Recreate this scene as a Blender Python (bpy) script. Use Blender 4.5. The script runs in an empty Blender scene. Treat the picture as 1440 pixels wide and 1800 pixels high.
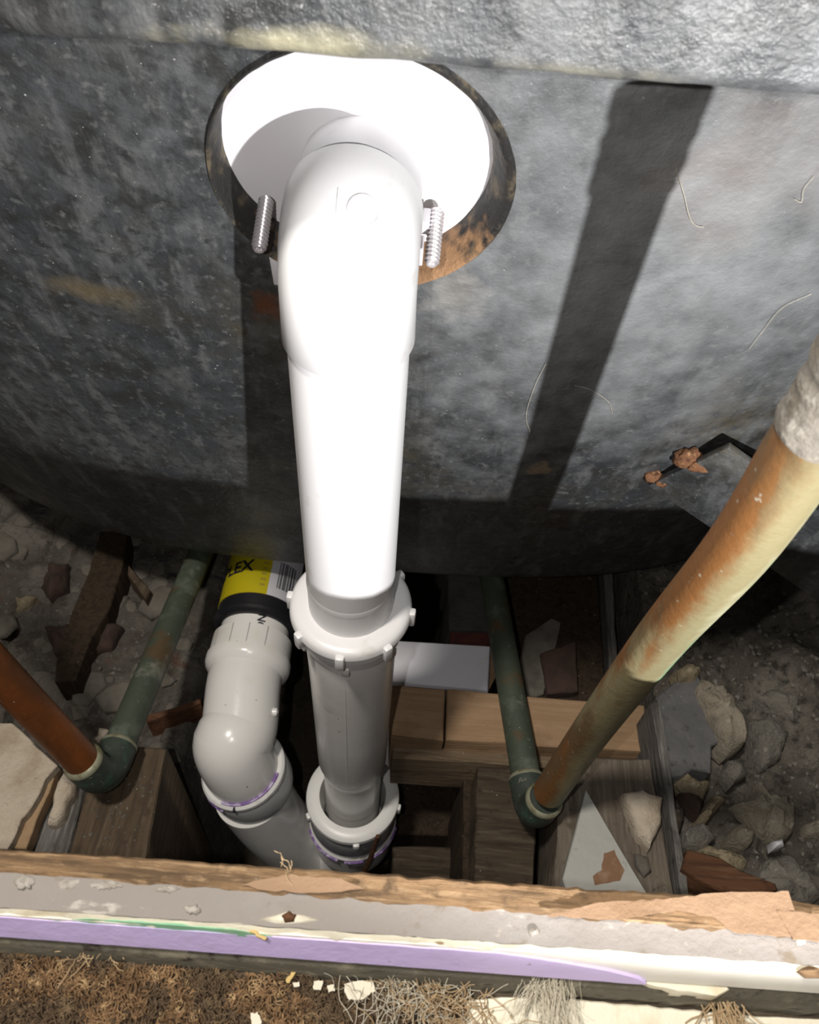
import bpy, bmesh, math, random
from mathutils import Vector, Matrix, Quaternion, noise
random.seed(7)
S = bpy.context.scene
COL = S.collection
R_ = math.radians

# ------------------------------------------------------------------ camera, world, lamps, exposure
cd = bpy.data.cameras.new('camera')
cd.sensor_fit = 'HORIZONTAL'; cd.sensor_width = 36; cd.lens = 36
cd.clip_start = 0.01
cd.dof.use_dof = True; cd.dof.focus_distance = 0.36; cd.dof.aperture_fstop = 30
cam = bpy.data.objects.new('camera', cd); COL.objects.link(cam)
cam.matrix_world = Matrix.Translation((0, 0, 0.85)) @ Matrix.Rotation(R_(39), 4, 'X') @ Matrix.Rotation(R_(4.6), 4, 'Z')
S.camera = cam

W = bpy.data.worlds.new('world'); S.world = W; W.use_nodes = True
W.node_tree.nodes['Background'].inputs[0].default_value = (0.9, 0.95, 1.0, 1)
W.node_tree.nodes['Background'].inputs[1].default_value = 0.025

def lamp(name, kind, loc, power, radius, color, target=None, cone=None, blend=1.0):
    l = bpy.data.lights.new(name, kind); l.energy = power; l.shadow_soft_size = radius; l.color = color
    o = bpy.data.objects.new(name, l); COL.objects.link(o); o.location = loc
    if kind == 'SPOT':
        l.spot_size = R_(cone); l.spot_blend = blend
        o.rotation_euler = (Vector(target) - Vector(loc)).to_track_quat('-Z', 'Y').to_euler()
    return o
lamp('work_lamp', 'SPOT', (0.172, -0.20, 0.755), 15.0, 0.004, (1.0, 0.98, 0.97), (0.11, 0.28, 1.03), 123.6, 0.10)
lamp('added_fill', 'POINT', (-0.22, 0.02, 1.5), 32.0, 0.04, (1.0, 0.93, 0.84))  # unseen overhead fill, added to brighten the trap and the void
lamp('phone_flash', 'POINT', (-0.03, -0.006, 0.858), 1.9, 0.002, (1.0, 0.96, 0.92))

S.view_settings.view_transform = 'Standard'; S.view_settings.look = 'None'
S.view_settings.exposure = 0; S.view_settings.gamma = 1; S.view_settings.use_curve_mapping = False

# ------------------------------------------------------------------ materials
def mat(name, base, layers=(), rough=0.6, metal=0.0, bump=(), spec=0.5, grain=None, rough_var=None):
    """layers: (scale, detail, low, high, colour[, stretch]) noise masks laid over the base colour."""
    m = bpy.data.materials.new(name); m.use_nodes = True
    n = m.node_tree.nodes; k = m.node_tree.links; b = n['Principled BSDF']
    tc = n.new('ShaderNodeTexCoord')
    def coords(stretch, off):
        mp = n.new('ShaderNodeMapping'); k.new(tc.outputs['Object'], mp.inputs[0])
        mp.inputs['Location'].default_value = (off, off * 1.7, off * 0.6)
        mp.inputs['Scale'].default_value = stretch
        return mp.outputs[0]
    def nz(scale, detail, stretch, off, r=0.6):
        t = n.new('ShaderNodeTexNoise'); t.inputs['Scale'].default_value = scale
        t.inputs['Detail'].default_value = detail; t.inputs['Roughness'].default_value = r
        k.new(coords(stretch, off), t.inputs['Vector']); return t.outputs[0]
    col = None
    for i, L in enumerate(layers):
        sc, de, lo, hi, c = L[:5]; st = L[5] if len(L) > 5 else (1, 1, 1)
        f = nz(sc, de, st, 3.1 * i + 0.37)
        mr = n.new('ShaderNodeMapRange'); mr.inputs[1].default_value = lo; mr.inputs[2].default_value = hi
        mr.interpolation_type = 'SMOOTHSTEP'; k.new(f, mr.inputs[0])
        mx = n.new('ShaderNodeMix'); mx.data_type = 'RGBA'
        k.new(mr.outputs[0], mx.inputs[0])
        if col is None: mx.inputs[6].default_value = (*base, 1)
        else: k.new(col, mx.inputs[6])
        mx.inputs[7].default_value = (*c, 1); col = mx.outputs[2]
    if col is None: b.inputs['Base Color'].default_value = (*base, 1)
    else: k.new(col, b.inputs['Base Color'])
    b.inputs['Roughness'].default_value = rough; b.inputs['Metallic'].default_value = metal
    b.inputs['Specular IOR Level'].default_value = spec
    if rough_var:
        sc, lo, hi = rough_var
        mr = n.new('ShaderNodeMapRange'); mr.inputs[1].default_value = 0.3; mr.inputs[2].default_value = 0.7
        mr.inputs[3].default_value = lo; mr.inputs[4].default_value = hi
        k.new(nz(sc, 6, (1, 1, 1), 9.3), mr.inputs[0]); k.new(mr.outputs[0], b.inputs['Roughness'])
    prev = None
    for j, B in enumerate(bump):
        sc, dist = B[:2]; st = B[2] if len(B) > 2 else (1, 1, 1)
        bp = n.new('ShaderNodeBump'); bp.inputs['Strength'].default_value = 1.0; bp.inputs['Distance'].default_value = dist
        k.new(nz(sc, 5, st, 5.5 + j, 0.65), bp.inputs['Height'])
        if prev: k.new(prev, bp.inputs['Normal'])
        prev = bp.outputs[0]
    if prev: k.new(prev, b.inputs['Normal'])
    return m

WHITE = mat('white_pvc', (0.80, 0.80, 0.81), rough=0.32, layers=[(60, 3, .62, .75, (.70, .68, .66))])
BRIGHTWHITE = mat('bright_white_plastic', (0.80, 0.79, 0.82), rough=0.42)
GREY = mat('grey_pvc', (0.80, 0.79, 0.77), rough=0.22, layers=[(45, 4, .58, .8, (.68, .65, .60)), (14, 3, .60, .75, (.74, .70, .62)), (300, 2, .73, .78, (.25, .23, .2))], bump=[(30, .0003)])
DULLGREY = mat('dull_grey_pvc', (0.36, 0.365, 0.37), rough=0.4, layers=[(90, 4, .55, .75, (.2, .2, .2))])
OFFWHITE = mat('off_white_pvc', (0.78, 0.78, 0.76), rough=0.35, layers=[(70, 4, .58, .75, (.5, .48, .44))])
PURPLE = mat('purple_primer', (0.20, 0.10, 0.34), rough=0.5, layers=[(160, 4, .45, .62, (.55, .48, .66))])
BLACKRUB = mat('black_rubber', (0.012, 0.012, 0.015), rough=0.45, layers=[(80, 3, .55, .8, (.04, .04, .045))])
YELLOW = mat('yellow_print', (0.50, 0.42, 0.01), rough=0.4)
LABELW = mat('white_label', (0.62, 0.62, 0.66), rough=0.5)
INK = mat('black_ink', (0.012, 0.012, 0.02), rough=0.6)
STEEL = mat('bright_steel', (0.74, 0.71, 0.73), rough=0.22, metal=0.55)

def tub_material(lip=False):
    m = mat('rough_lip_steel' if lip else 'dark_enamel_steel', (0.034, 0.038, 0.043),
        layers=[(11, 6, .40, .66, (.062, .066, .069)), (60, 8, .46, .66, (.026, .027, .026)), (34, 8, .50, .76, (.078, .081, .081)),
                (7, 5, .56, .75, (.070, .060, .038)), (80, 6, .50, .68, (.100, .104, .106), (1, 1, .16)), (150, 8, .46, .70, (.028, .030, .031)), (230, 8, .54, .72, (.11, .113, .113)),
                (620, 3, .70, .75, (.42, .42, .41))],
        rough=0.5, bump=[(120, .0012), (420, .0005)] if lip else [(120, .0008), (480, .0004)], spec=0.7 if lip else 0.6, rough_var=(30, .22, .5) if lip else (30, .28, .62))
    n = m.node_tree.nodes; k = m.node_tree.links; b = n['Principled BSDF']
    geo = n.new('ShaderNodeNewGeometry'); src = b.inputs['Base Color'].links[0].from_socket
    def blot(src, centre, rad, col, sc=60, amt=1.0, lo=0.15, hi=0.85, squash=(1, 1, 1)):
        d = n.new('ShaderNodeVectorMath'); d.operation = 'SUBTRACT'; k.new(geo.outputs['Position'], d.inputs[0]); d.inputs[1].default_value = centre
        q = n.new('ShaderNodeVectorMath'); q.operation = 'MULTIPLY'; k.new(d.outputs[0], q.inputs[0]); q.inputs[1].default_value = squash
        l = n.new('ShaderNodeVectorMath'); l.operation = 'LENGTH'; k.new(q.outputs[0], l.inputs[0])
        t = n.new('ShaderNodeTexNoise'); t.inputs['Scale'].default_value = sc; t.inputs['Detail'].default_value = 8
        k.new(geo.outputs['Position'], t.inputs['Vector'])
        a = n.new('ShaderNodeMapRange'); k.new(l.outputs['Value'], a.inputs[0]); a.inputs[1].default_value = 0; a.inputs[2].default_value = rad
        a.inputs[3].default_value = 1.0; a.inputs[4].default_value = 0.0
        s = n.new('ShaderNodeMath'); s.operation = 'ADD'; k.new(a.outputs[0], s.inputs[0]); k.new(t.outputs[0], s.inputs[1])
        r = n.new('ShaderNodeMapRange'); k.new(s.outputs[0], r.inputs[0]); r.inputs[1].default_value = 0.75 + lo; r.inputs[2].default_value = 0.75 + hi
        r.inputs[4].default_value = amt; r.clamp = True
        mx = n.new('ShaderNodeMix'); mx.data_type = 'RGBA'; k.new(r.outputs[0], mx.inputs[0]); k.new(src, mx.inputs[6]); mx.inputs[7].default_value = (*col, 1)
        return mx.outputs[2]
    src = blot(src, (-0.0653, 0.2746, 0.6373), .017, (.13, .045, .018), 160, .9, .15, .5)
    src = blot(src, (-0.1438, 0.2752, 0.6349), .05, (.15, .115, .06), 60, .7, .25, .75, (1, 2.6, 2.6))
    src = blot(src, (0.0111, 0.2707, 0.6532), .03, (.28, .25, .21), 120, .7, .2, .7)
    src = blot(src, (0.1, 0.2552, 0.7151), .07, (.30, .235, .20), 40, .6, .2, .8)
    src = blot(src, (0.0996, 0.265, 0.6759), .26, (.34, .355, .365), 60, .85, .05, .95)  # lamp beam and gloss on the tub's right side, painted into the colour
    src = blot(src, (0.1453, 0.2726, 0.6454), .022, (.40, .34, .24), 90, .8, .3, .6)
    src = blot(src, (0.0698, 0.3044, 0.5179), .018, (.26, .20, .13), 130, .9, .25, .5)
    if lip:
        src = blot(src, (-.035, .203, .7685), .075, (.34, .32, .22), 90, .9, .3, .8, (1, 1, 7))
        src = blot(src, (.03, .203, .7675), .06, (.30, .29, .23), 120, .7, .35, .8, (1, 1, 9))
    k.new(src, b.inputs['Base Color'])
    return m
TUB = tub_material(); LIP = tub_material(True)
def ring_material():
    m = mat('rusty_rim', (0.022, 0.021, 0.020), layers=[(120, 8, .48, .68, (.12, .098, .062)), (300, 4, .55, .7, (.014, .013, .012))], rough=0.6, bump=[(300, .001)])
    n = m.node_tree.nodes; k = m.node_tree.links; b = n['Principled BSDF']
    geo = n.new('ShaderNodeNewGeometry'); src = b.inputs['Base Color'].links[0].from_socket
    sx = n.new('ShaderNodeSeparateXYZ'); k.new(geo.outputs['Position'], sx.inputs[0])
    t = n.new('ShaderNodeTexNoise'); t.inputs['Scale'].default_value = 190; t.inputs['Detail'].default_value = 8; k.new(geo.outputs['Position'], t.inputs[0])
    a = n.new('ShaderNodeMapRange'); k.new(sx.outputs[2], a.inputs[0]); a.inputs[1].default_value = 0.70; a.inputs[2].default_value = 0.655
    a2 = n.new('ShaderNodeMapRange'); k.new(sx.outputs[0], a2.inputs[0]); a2.inputs[1].default_value = -0.06; a2.inputs[2].default_value = 0.0; a2.inputs[3].default_value = .45
    p = n.new('ShaderNodeMath'); p.operation = 'MULTIPLY'; k.new(a.outputs[0], p.inputs[0]); k.new(a2.outputs[0], p.inputs[1])
    s = n.new('ShaderNodeMath'); s.operation = 'ADD'; k.new(p.outputs[0], s.inputs[0]); k.new(t.outputs[0], s.inputs[1])
    r = n.new('ShaderNodeMapRange'); k.new(s.outputs[0], r.inputs[0]); r.inputs[1].default_value = .80; r.inputs[2].default_value = 1.1
    mx = n.new('ShaderNodeMix'); mx.data_type = 'RGBA'; k.new(r.outputs[0], mx.inputs[0]); k.new(src, mx.inputs[6]); mx.inputs[7].default_value = (.35, .20, .10, 1)
    k.new(mx.outputs[2], b.inputs['Base Color'])
    return m
RING = ring_material()
RUST = mat('weld_rust', (0.22, 0.10, 0.045), layers=[(220, 6, .5, .65, (.10, .04, .02)), (350, 4, .55, .7, (.45, .26, .12))], rough=0.85, bump=[(300, .0015)])
ALONG = (1, 1, .28)
COPPER_L = mat('brown_copper', (0.25, 0.075, 0.016), layers=[(22, 5, .42, .66, (.115, .042, .014), ALONG), (60, 6, .58, .72, (.33, .115, .028), ALONG), (320, 3, .70, .76, (.45, .35, .25))], rough=0.5, metal=0.2, bump=[(250, .0003)])
COPPER_R = mat('verdigris_copper', (0.23, 0.10, 0.030), layers=[(40, 6, .46, .60, (.16, .10, .045), ALONG), (24, 5, .53, .66, (.28, .24, .13), ALONG), (60, 6, .60, .70, (.33, .13, .03), ALONG), (340, 3, .66, .74, (.42, .38, .30))], rough=0.55, metal=0.1, bump=[(250, .0004)])
def crust():
    """pale verdigris crust along the weathered side of the right pipe"""
    n = COPPER_R.node_tree.nodes; k = COPPER_R.node_tree.links; b = n['Principled BSDF']; src = b.inputs['Base Color'].links[0].from_socket
    tc = n.new('ShaderNodeTexCoord'); d = n.new('ShaderNodeVectorMath'); d.operation = 'DOT_PRODUCT'
    k.new(tc.outputs['Normal'], d.inputs[0]); d.inputs[1].default_value = (.86, -.30, -.40)
    for i, (sc, lo, hi, gain, c) in enumerate(((45, .34, .66, .55, (.27, .245, .135)), (60, .84, 1.12, .60, (.46, .45, .30)), (38, .98, 1.12, .62, (.14, .34, .17)))):
        mp = n.new('ShaderNodeMapping'); k.new(tc.outputs['Object'], mp.inputs[0]); mp.inputs['Scale'].default_value = (1, 1, .45); mp.inputs['Location'].default_value = (i * 2.3, 0, i * 1.1)
        t = n.new('ShaderNodeTexNoise'); t.inputs['Scale'].default_value = sc; t.inputs['Detail'].default_value = 9; t.inputs['Roughness'].default_value = .7; k.new(mp.outputs[0], t.inputs[0])
        m = n.new('ShaderNodeMath'); m.operation = 'MULTIPLY_ADD'; k.new(d.outputs['Value'], m.inputs[0]); m.inputs[1].default_value = gain; k.new(t.outputs[0], m.inputs[2])
        r = n.new('ShaderNodeMapRange'); k.new(m.outputs[0], r.inputs[0]); r.inputs[1].default_value = lo; r.inputs[2].default_value = hi; r.inputs[4].default_value = .9
        x = n.new('ShaderNodeMix'); x.data_type = 'RGBA'; k.new(r.outputs[0], x.inputs[0]); k.new(src, x.inputs[6]); x.inputs[7].default_value = (*c, 1); src = x.outputs[2]
    k.new(src, b.inputs['Base Color'])
crust()
PATINA = mat('dark_green_patina', (0.052, 0.066, 0.046), layers=[(50, 6, .50, .68, (.10, .12, .09), ALONG), (30, 6, .52, .66, (.085, .055, .026), ALONG), (30, 5, .60, .70, (.17, .17, .14)), (300, 3, .67, .74, (.25, .25, .21))], rough=0.6, bump=[(250, .0004)])
ELBOWMAT = mat('black_green_fitting', (0.036, 0.048, 0.038), layers=[(60, 6, .5, .7, (.05, .10, .075)), (300, 3, .62, .7, (.2, .19, .16))], rough=0.55, bump=[(250, .0004)])
SOLDER = mat('pale_solder', (0.27, 0.27, 0.19), layers=[(140, 5, .45, .65, (.16, .15, .08))], rough=0.5, metal=0.2)
def timber(name, base, dark, light, axis, rough=0.8, scale=85, specks=(0.3, 0.28, 0.24)):
    st = [1, 1, 1]; st[axis] = 0.07
    return mat(name, base, layers=[(scale * 2.2, 8, .42, .66, dark, tuple(st)), (scale * 6, 6, .5, .68, light, tuple(st)), (scale, 5, .55, .72, dark), (260, 3, .69, .76, specks)], rough=rough,
               bump=[(scale * 3, .0014, tuple(st)), (400, .0004)], spec=0.25)
OLDWOOD = timber('old_brown_timber', (0.092, 0.066, 0.042), (.056, .038, .024), (.118, .088, .060), 1)
DARKWOOD = timber('dark_timber', (0.042, 0.028, 0.017), (.022, .014, .009), (.055, .038, .024), 2)
FLOORWOOD = timber('dark_dusty_timber', (0.062, 0.046, 0.031), (.034, .025, .016), (.092, .072, .05), 0)
GREYWOOD = timber('grey_weathered_timber', (0.135, 0.128, 0.120), (.07, .064, .058), (.21, .20, .185), 1)
SLATE = mat('blue_grey_slab', (0.105, 0.105, 0.108), layers=[(30, 7, .45, .68, (.15, .148, .145)), (120, 6, .56, .7, (.065, .062, .060)), (300, 3, .67, .74, (.25, .24, .22))], rough=0.9, bump=[(120, .001), (400, .0006)])
JOISTWOOD = timber('dusty_joist_timber', (0.15, 0.124, 0.096), (.09, .072, .054), (.19, .162, .13), 1)
PINE = timber('pale_pine', (0.33, 0.215, 0.125), (.28, .18, .102), (.355, .24, .145), 0, scale=50, specks=(.16, .11, .07))
PINEDARK = timber('pine_side', (0.16, 0.115, 0.075), (.09, .065, .04), (.20, .15, .10), 0, scale=60)
RUSTWOOD = timber('red_brown_timber', (0.115, 0.052, 0.026), (.065, .030, .016), (.15, .078, .042), 0, scale=60)
SILLWOOD = timber('rough_sawn_edge', (0.23, 0.142, 0.074), (.10, .064, .036), (.32, .215, .12), 0, scale=130)
BAREWOOD = mat('bare_brown_wood', (0.22, 0.12, 0.065), layers=[(90, 6, .5, .7, (.30, .20, .13))], rough=.85)
PAINTEDWOOD = mat('chipped_white_paint', (0.40, 0.40, 0.37), layers=[(120, 5, .62, .7, (.33, .32, .29))], rough=0.6, bump=[(60, .001)])
CREAMPLASTER = mat('cream_plaster', (0.50, 0.43, 0.34), layers=[(30, 6, .5, .7, (.36, .29, .21)), (140, 4, .64, .72, (.2, .14, .09)), (16, 5, .55, .7, (.56, .50, .42))], rough=0.9, bump=[(120, .002), (400, .001)])
TANEDGE = mat('tan_paper_edge', (0.34, 0.23, 0.13), layers=[(60, 6, .5, .7, (.26, .15, .09))], rough=0.9, bump=[(150, .002)])
STONE_Y = mat('yellow_sandstone', (0.30, 0.245, 0.155), layers=[(35, 7, .45, .7, (.22, .18, .12)), (160, 6, .55, .7, (.36, .31, .22)), (90, 6, .6, .72, (.12, .10, .07))], rough=0.95, bump=[(90, .003), (350, .0015)])
STONE_G = mat('grey_mortar_stone', (0.19, 0.175, 0.150), layers=[(40, 7, .45, .7, (.13, .12, .10)), (140, 6, .56, .7, (.27, .25, .21)), (320, 3, .66, .74, (.42, .40, .35))], rough=0.95, bump=[(90, .003), (350, .0015)])
STONE_B = mat('beige_mortar', (0.30, 0.265, 0.205), layers=[(35, 7, .45, .7, (.22, .19, .145)), (160, 6, .56, .7, (.36, .33, .27)), (95, 5, .64, .72, (.10, .09, .07))], rough=0.95, bump=[(80, .003), (350, .0015)])
DIRT = mat('dark_dirt', (0.055, 0.043, 0.031), layers=[(28, 8, .45, .68, (.090, .072, .052)), (120, 6, .55, .7, (.030, .023, .016)), (240, 3, .66, .73, (.23, .20, .16))], rough=1.0, bump=[(60, .004), (250, .002)])
RUBBLE = mat('pale_rubble_dust', (0.085, 0.075, 0.063), layers=[(24, 8, .44, .60, (.145, .132, .114)), (60, 8, .52, .68, (.065, .052, .042)), (34, 6, .60, .70, (.10, .06, .042)), (170, 6, .60, .72, (.22, .20, .175))], rough=1.0, bump=[(40, .005), (180, .003)])
MORTARBED = mat('dark_mortar_bed', (0.095, 0.083, 0.068), layers=[(26, 8, .42, .66, (.165, .148, .124)), (110, 7, .50, .66, (.042, .037, .031)), (260, 3, .64, .72, (.27, .25, .22))], rough=1.0, bump=[(50, .006), (220, .003)])
FLAKE = mat('pale_plaster_flake', (0.15, 0.135, 0.112), layers=[(60, 6, .45, .7, (.09, .081, .068))], rough=0.95, bump=[(150, .0015)])
FLAKEDARK = mat('brown_debris', (0.06, 0.034, 0.026), layers=[(60, 6, .45, .7, (.036, .022, .017))], rough=0.95, bump=[(150, .0015)])
PLASTERCORE = mat('grey_plasterboard_core', (0.25, 0.226, 0.204), layers=[(22, 6, .45, .7, (.29, .268, .25)), (80, 6, .60, .70, (.19, .155, .115)), (90, 7, .60, .66, (.44, .41, .37), (.5, 1.3, 1)), (200, 4, .66, .74, (.38, .34, .29))], rough=0.9, bump=[(90, .0007), (400, .0004)])
PAPER = mat('brown_lining_paper', (0.27, 0.172, 0.102), layers=[(50, 6, .5, .72, (.22, .135, .075)), (26, 6, .60, .64, (.42, .39, .38))], rough=0.85, bump=[(120, .001)])
LILAC = mat('lilac_paint', (0.68, 0.56, 0.92), layers=[(45, 5, .55, .75, (.62, .50, .86)), (120, 5, .69, .73, (.16, .12, .15))], rough=0.45, bump=[(60, .0006)])
CREAMPAINT = mat('cream_paint', (0.80, 0.75, 0.60), layers=[(60, 5, .55, .75, (.70, .62, .44)), (130, 5, .67, .73, (.35, .26, .15))], rough=0.5, bump=[(80, .0008)])
WHITEPAINT = mat('white_gloss_paint', (0.84, 0.81, 0.74), layers=[(70, 5, .66, .76, (.7, .62, .45))], rough=0.4, bump=[(60, .0006)])
GREENPAINT = mat('green_paint', (0.22, 0.44, 0.28), layers=[(80, 5, .5, .7, (.34, .50, .34))], rough=0.5)
DARKOLIVE = mat('dark_olive', (0.11, 0.10, 0.075), layers=[(80, 5, .5, .7, (.20, .18, .13)), (150, 5, .6, .7, (.04, .035, .028))], rough=0.7, bump=[(150, .001)])  # dark mottled olive for the strip below the painted face
VOIDDARK = mat('dark_gap', (0.03, 0.028, 0.025), layers=[(120, 5, .55, .7, (.06, .055, .045))], rough=0.9)
CARPETBASE = mat('carpet_backing', (0.075, 0.05, 0.03), layers=[(120, 5, .45, .7, (.12, .08, .05))], rough=1.0)
TUFT_A = mat('brown_carpet_yarn', (0.27, 0.165, 0.085), layers=[(90, 4, .45, .62, (.14, .082, .042)), (260, 3, .52, .66, (.46, .32, .17))], rough=0.9, spec=0.2)
TUFT_B = mat('dark_carpet_yarn', (0.115, 0.078, 0.047), layers=[(260, 3, .5, .66, (.20, .14, .08))], rough=0.9, spec=0.2)
FIBRE_W = mat('white_fibre', (0.62, 0.57, 0.45), rough=0.6)
FIBRE_T = mat('tan_fibre', (0.42, 0.30, 0.17), rough=0.7)
YELLOWCHIP = mat('yellow_splinter', (0.50, 0.36, 0.13), rough=0.7)
WHITEBOARD = mat('stained_white_sheet', (0.88, 0.88, 0.95), layers=[(26, 4, .60, .74, (.50, .46, .48), (1, .5, 1)), (30, 5, .66, .76, (.78, .74, .55))], rough=0.6)
GREYSLAB = mat('grey_block', (0.085, 0.08, 0.072), layers=[(40, 6, .45, .7, (.055, .052, .048))], rough=0.95, bump=[(90, .003)])
REDBRICK = mat('red_brick', (0.13, 0.035, 0.028), layers=[(60, 6, .45, .7, (.08, .025, .02))], rough=0.95, bump=[(120, .002)])
CLOTH = mat('grey_lagging', (0.22, 0.20, 0.17), layers=[(90, 6, .45, .66, (.19, .165, .13)), (260, 5, .52, .68, (.33, .31, .27))], rough=1.0, bump=[(260, .0012)])

# ------------------------------------------------------------------ mesh builders (each returns verts, faces)
def join(*ms):
    V, Fc = [], []
    for v, f in ms:
        o = len(V); V += [tuple(p) for p in v]; Fc += [tuple(i + o for i in q) for q in f]
    return V, Fc
def frames(path):
    path = [Vector(p) for p in path]; T = []
    for i in range(len(path)):
        a = path[max(0, i - 1)]; b = path[min(len(path) - 1, i + 1)]; T.append((b - a).normalized())
    up = Vector((1, 0, 0)) if abs(T[0].x) < 0.85 else Vector((0, 0, 1))
    nrm = (up - T[0] * up.dot(T[0])).normalized(); out = []
    for i, t in enumerate(T):
        if i: nrm = (T[i - 1].rotation_difference(t) @ nrm); nrm = (nrm - t * nrm.dot(t)).normalized()
        out.append((path[i], nrm, t.cross(nrm)))
    return out
def tube(path, rad, seg=32, caps=True, wob=0.0):
    fr = frames(path); n = len(fr); V, Fc = [], []
    for i, (p, a, b) in enumerate(fr):
        r = rad[i] if hasattr(rad, '__len__') else rad
        for j in range(seg):
            t = 2 * math.pi * j / seg
            rr = r
            if wob: rr = r * (1 + wob * noise.noise(Vector((math.cos(t) * 1.3 + i * .31, math.sin(t) * 1.3, i * .45))))
            V.append(p + a * (rr * math.cos(t)) + b * (rr * math.sin(t)))
    for i in range(n - 1):
        for j in range(seg):
            k = (j + 1) % seg; Fc.append((i * seg + j, i * seg + k, (i + 1) * seg + k, (i + 1) * seg + j))
    if caps: Fc.append(tuple(range(seg))[::-1]); Fc.append(tuple((n - 1) * seg + j for j in range(seg)))
    return V, Fc
def lathe(p0, axis, prof, seg=48):
    """prof: (distance along axis, radius) pairs."""
    p0 = Vector(p0); ax = Vector(axis).normalized()
    a = (Vector((1, 0, 0)) if abs(ax.x) < .85 else Vector((0, 0, 1))); a = (a - ax * a.dot(ax)).normalized(); b = ax.cross(a)
    V, Fc = [], []
    for h, r in prof:
        for j in range(seg):
            t = 2 * math.pi * j / seg; V.append(p0 + ax * h + a * (r * math.cos(t)) + b * (r * math.sin(t)))
    for i in range(len(prof) - 1):
        for j in range(seg):
            k = (j + 1) % seg; Fc.append((i * seg + j, i * seg + k, (i + 1) * seg + k, (i + 1) * seg + j))
    return V, Fc
def catmull(pts, n=8):
    P = [Vector(p) for p in pts]; P = [P[0] * 2 - P[1]] + P + [P[-1] * 2 - P[-2]]; out = []
    for i in range(1, len(P) - 2):
        for s in range(n):
            t = s / n; a, b, c, d = P[i - 1:i + 3]
            out.append(0.5 * ((2 * b) + (c - a) * t + (2 * a - 5 * b + 4 * c - d) * t * t + (3 * b - a - 3 * c + d) * t ** 3))
    out.append(P[-2]); return out
def rough_poly(poly, step, amp, seed=0):
    """edge of a polygon cut into short uneven steps"""
    out = []; n = len(poly)
    for i in range(n):
        a = Vector((*poly[i], 0)); b = Vector((*poly[(i + 1) % n], 0)); m = max(1, int((b - a).length / step))
        d = (b - a).normalized(); nn = Vector((-d.y, d.x, 0))
        for s in range(m):
            p = a.lerp(b, s / m)
            k = noise.noise(p * (0.9 / step) + Vector((seed, 0, 0))) * amp
            if s == 0: k *= .3
            q = p + nn * k; out.append((q.x, q.y))
    return out
def prism(poly, z0, z1, bevel=0.0, step=0, amp=0.0, seed=0, zfun=None):
    area = sum(poly[i][0] * poly[(i + 1) % len(poly)][1] - poly[(i + 1) % len(poly)][0] * poly[i][1] for i in range(len(poly)))
    if area < 0: poly = poly[::-1]
    if step: poly = rough_poly(poly, step, amp, seed)
    n = len(poly); cx = sum(p[0] for p in poly) / n; cy = sum(p[1] for p in poly) / n
    zf = zfun or (lambda x, y: 0)
    V = [(x, y, z0) for x, y in poly]; rings = [0]
    if bevel:
        V += [(x, y, z1 - bevel + zf(x, y)) for x, y in poly]; rings.append(n)
        for x, y in poly:
            d = math.hypot(x - cx, y - cy) or 1; k = max(.2, 1 - bevel / d); X, Y = cx + (x - cx) * k, cy + (y - cy) * k
            V.append((X, Y, z1 + zf(X, Y)))
        rings.append(2 * n)
    else:
        V += [(x, y, z1 + zf(x, y)) for x, y in poly]; rings.append(n)
    Fc = [tuple(range(n))[::-1]]
    for a, b in zip(rings, rings[1:]):
        for j in range(n): k = (j + 1) % n; Fc.append((a + j, a + k, b + k, b + j))
    Fc.append(tuple(rings[-1] + j for j in range(n)))
    return V, Fc
def lump(poly, z0, h, seed=0, step=.004, amp=.0015, dome=.7, rough=.25):
    """a stone or lump: uneven outline, broken domed top"""
    area = sum(poly[i][0] * poly[(i + 1) % len(poly)][1] - poly[(i + 1) % len(poly)][0] * poly[i][1] for i in range(len(poly)))
    if area < 0: poly = poly[::-1]
    pl = rough_poly(poly, step, amp, seed); n = len(pl); cx = sum(p[0] for p in pl) / n; cy = sum(p[1] for p in pl) / n
    V = []; prof = [(1.0, 0.0), (1.0, .45), (.95, .78), (.82, .93), (.6, 1.0), (.3, 1.02)]
    for k, hh in prof:
        for x, y in pl:
            X, Y = cx + (x - cx) * k, cy + (y - cy) * k
            z = h * hh * (dome + (1 - dome) * (1 - k)) if hh else 0
            if hh > .5: z += h * rough * noise.fractal(Vector((X * 130 + seed * 7, Y * 130, seed)), 1.0, 2.0, 3)
            V.append((X, Y, z0 + z))
    V.append((cx, cy, z0 + h * (1 + .5 * rough * noise.noise(Vector((seed, 3, 1))))))
    Fc = [tuple(range(n))[::-1]]
    for r in range(len(prof) - 1):
        for j in range(n): q = (j + 1) % n; Fc.append((r * n + j, r * n + q, (r + 1) * n + q, (r + 1) * n + j))
    b = (len(prof) - 1) * n
    for j in range(n): Fc.append((b + j, b + (j + 1) % n, len(V) - 1))
    return V, Fc
def box(x0, x1, y0, y1, z0, z1, bev=0.0):
    return prism([(x0, y0), (x1, y0), (x1, y1), (x0, y1)], z0, z1, bev)
def orient_box(c, ux, uy, uz, sx, sy, sz):
    c = Vector(c); ux, uy, uz = Vector(ux), Vector(uy), Vector(uz); V = []
    for k in (-.5, .5):
        for i, j in ((-.5, -.5), (.5, -.5), (.5, .5), (-.5, .5)): V.append(c + ux * (i * sx) + uy * (j * sy) + uz * (k * sz))
    return V, [(3, 2, 1, 0), (4, 5, 6, 7), (0, 1, 5, 4), (1, 2, 6, 5), (2, 3, 7, 6), (3, 0, 4, 7)]

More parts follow.
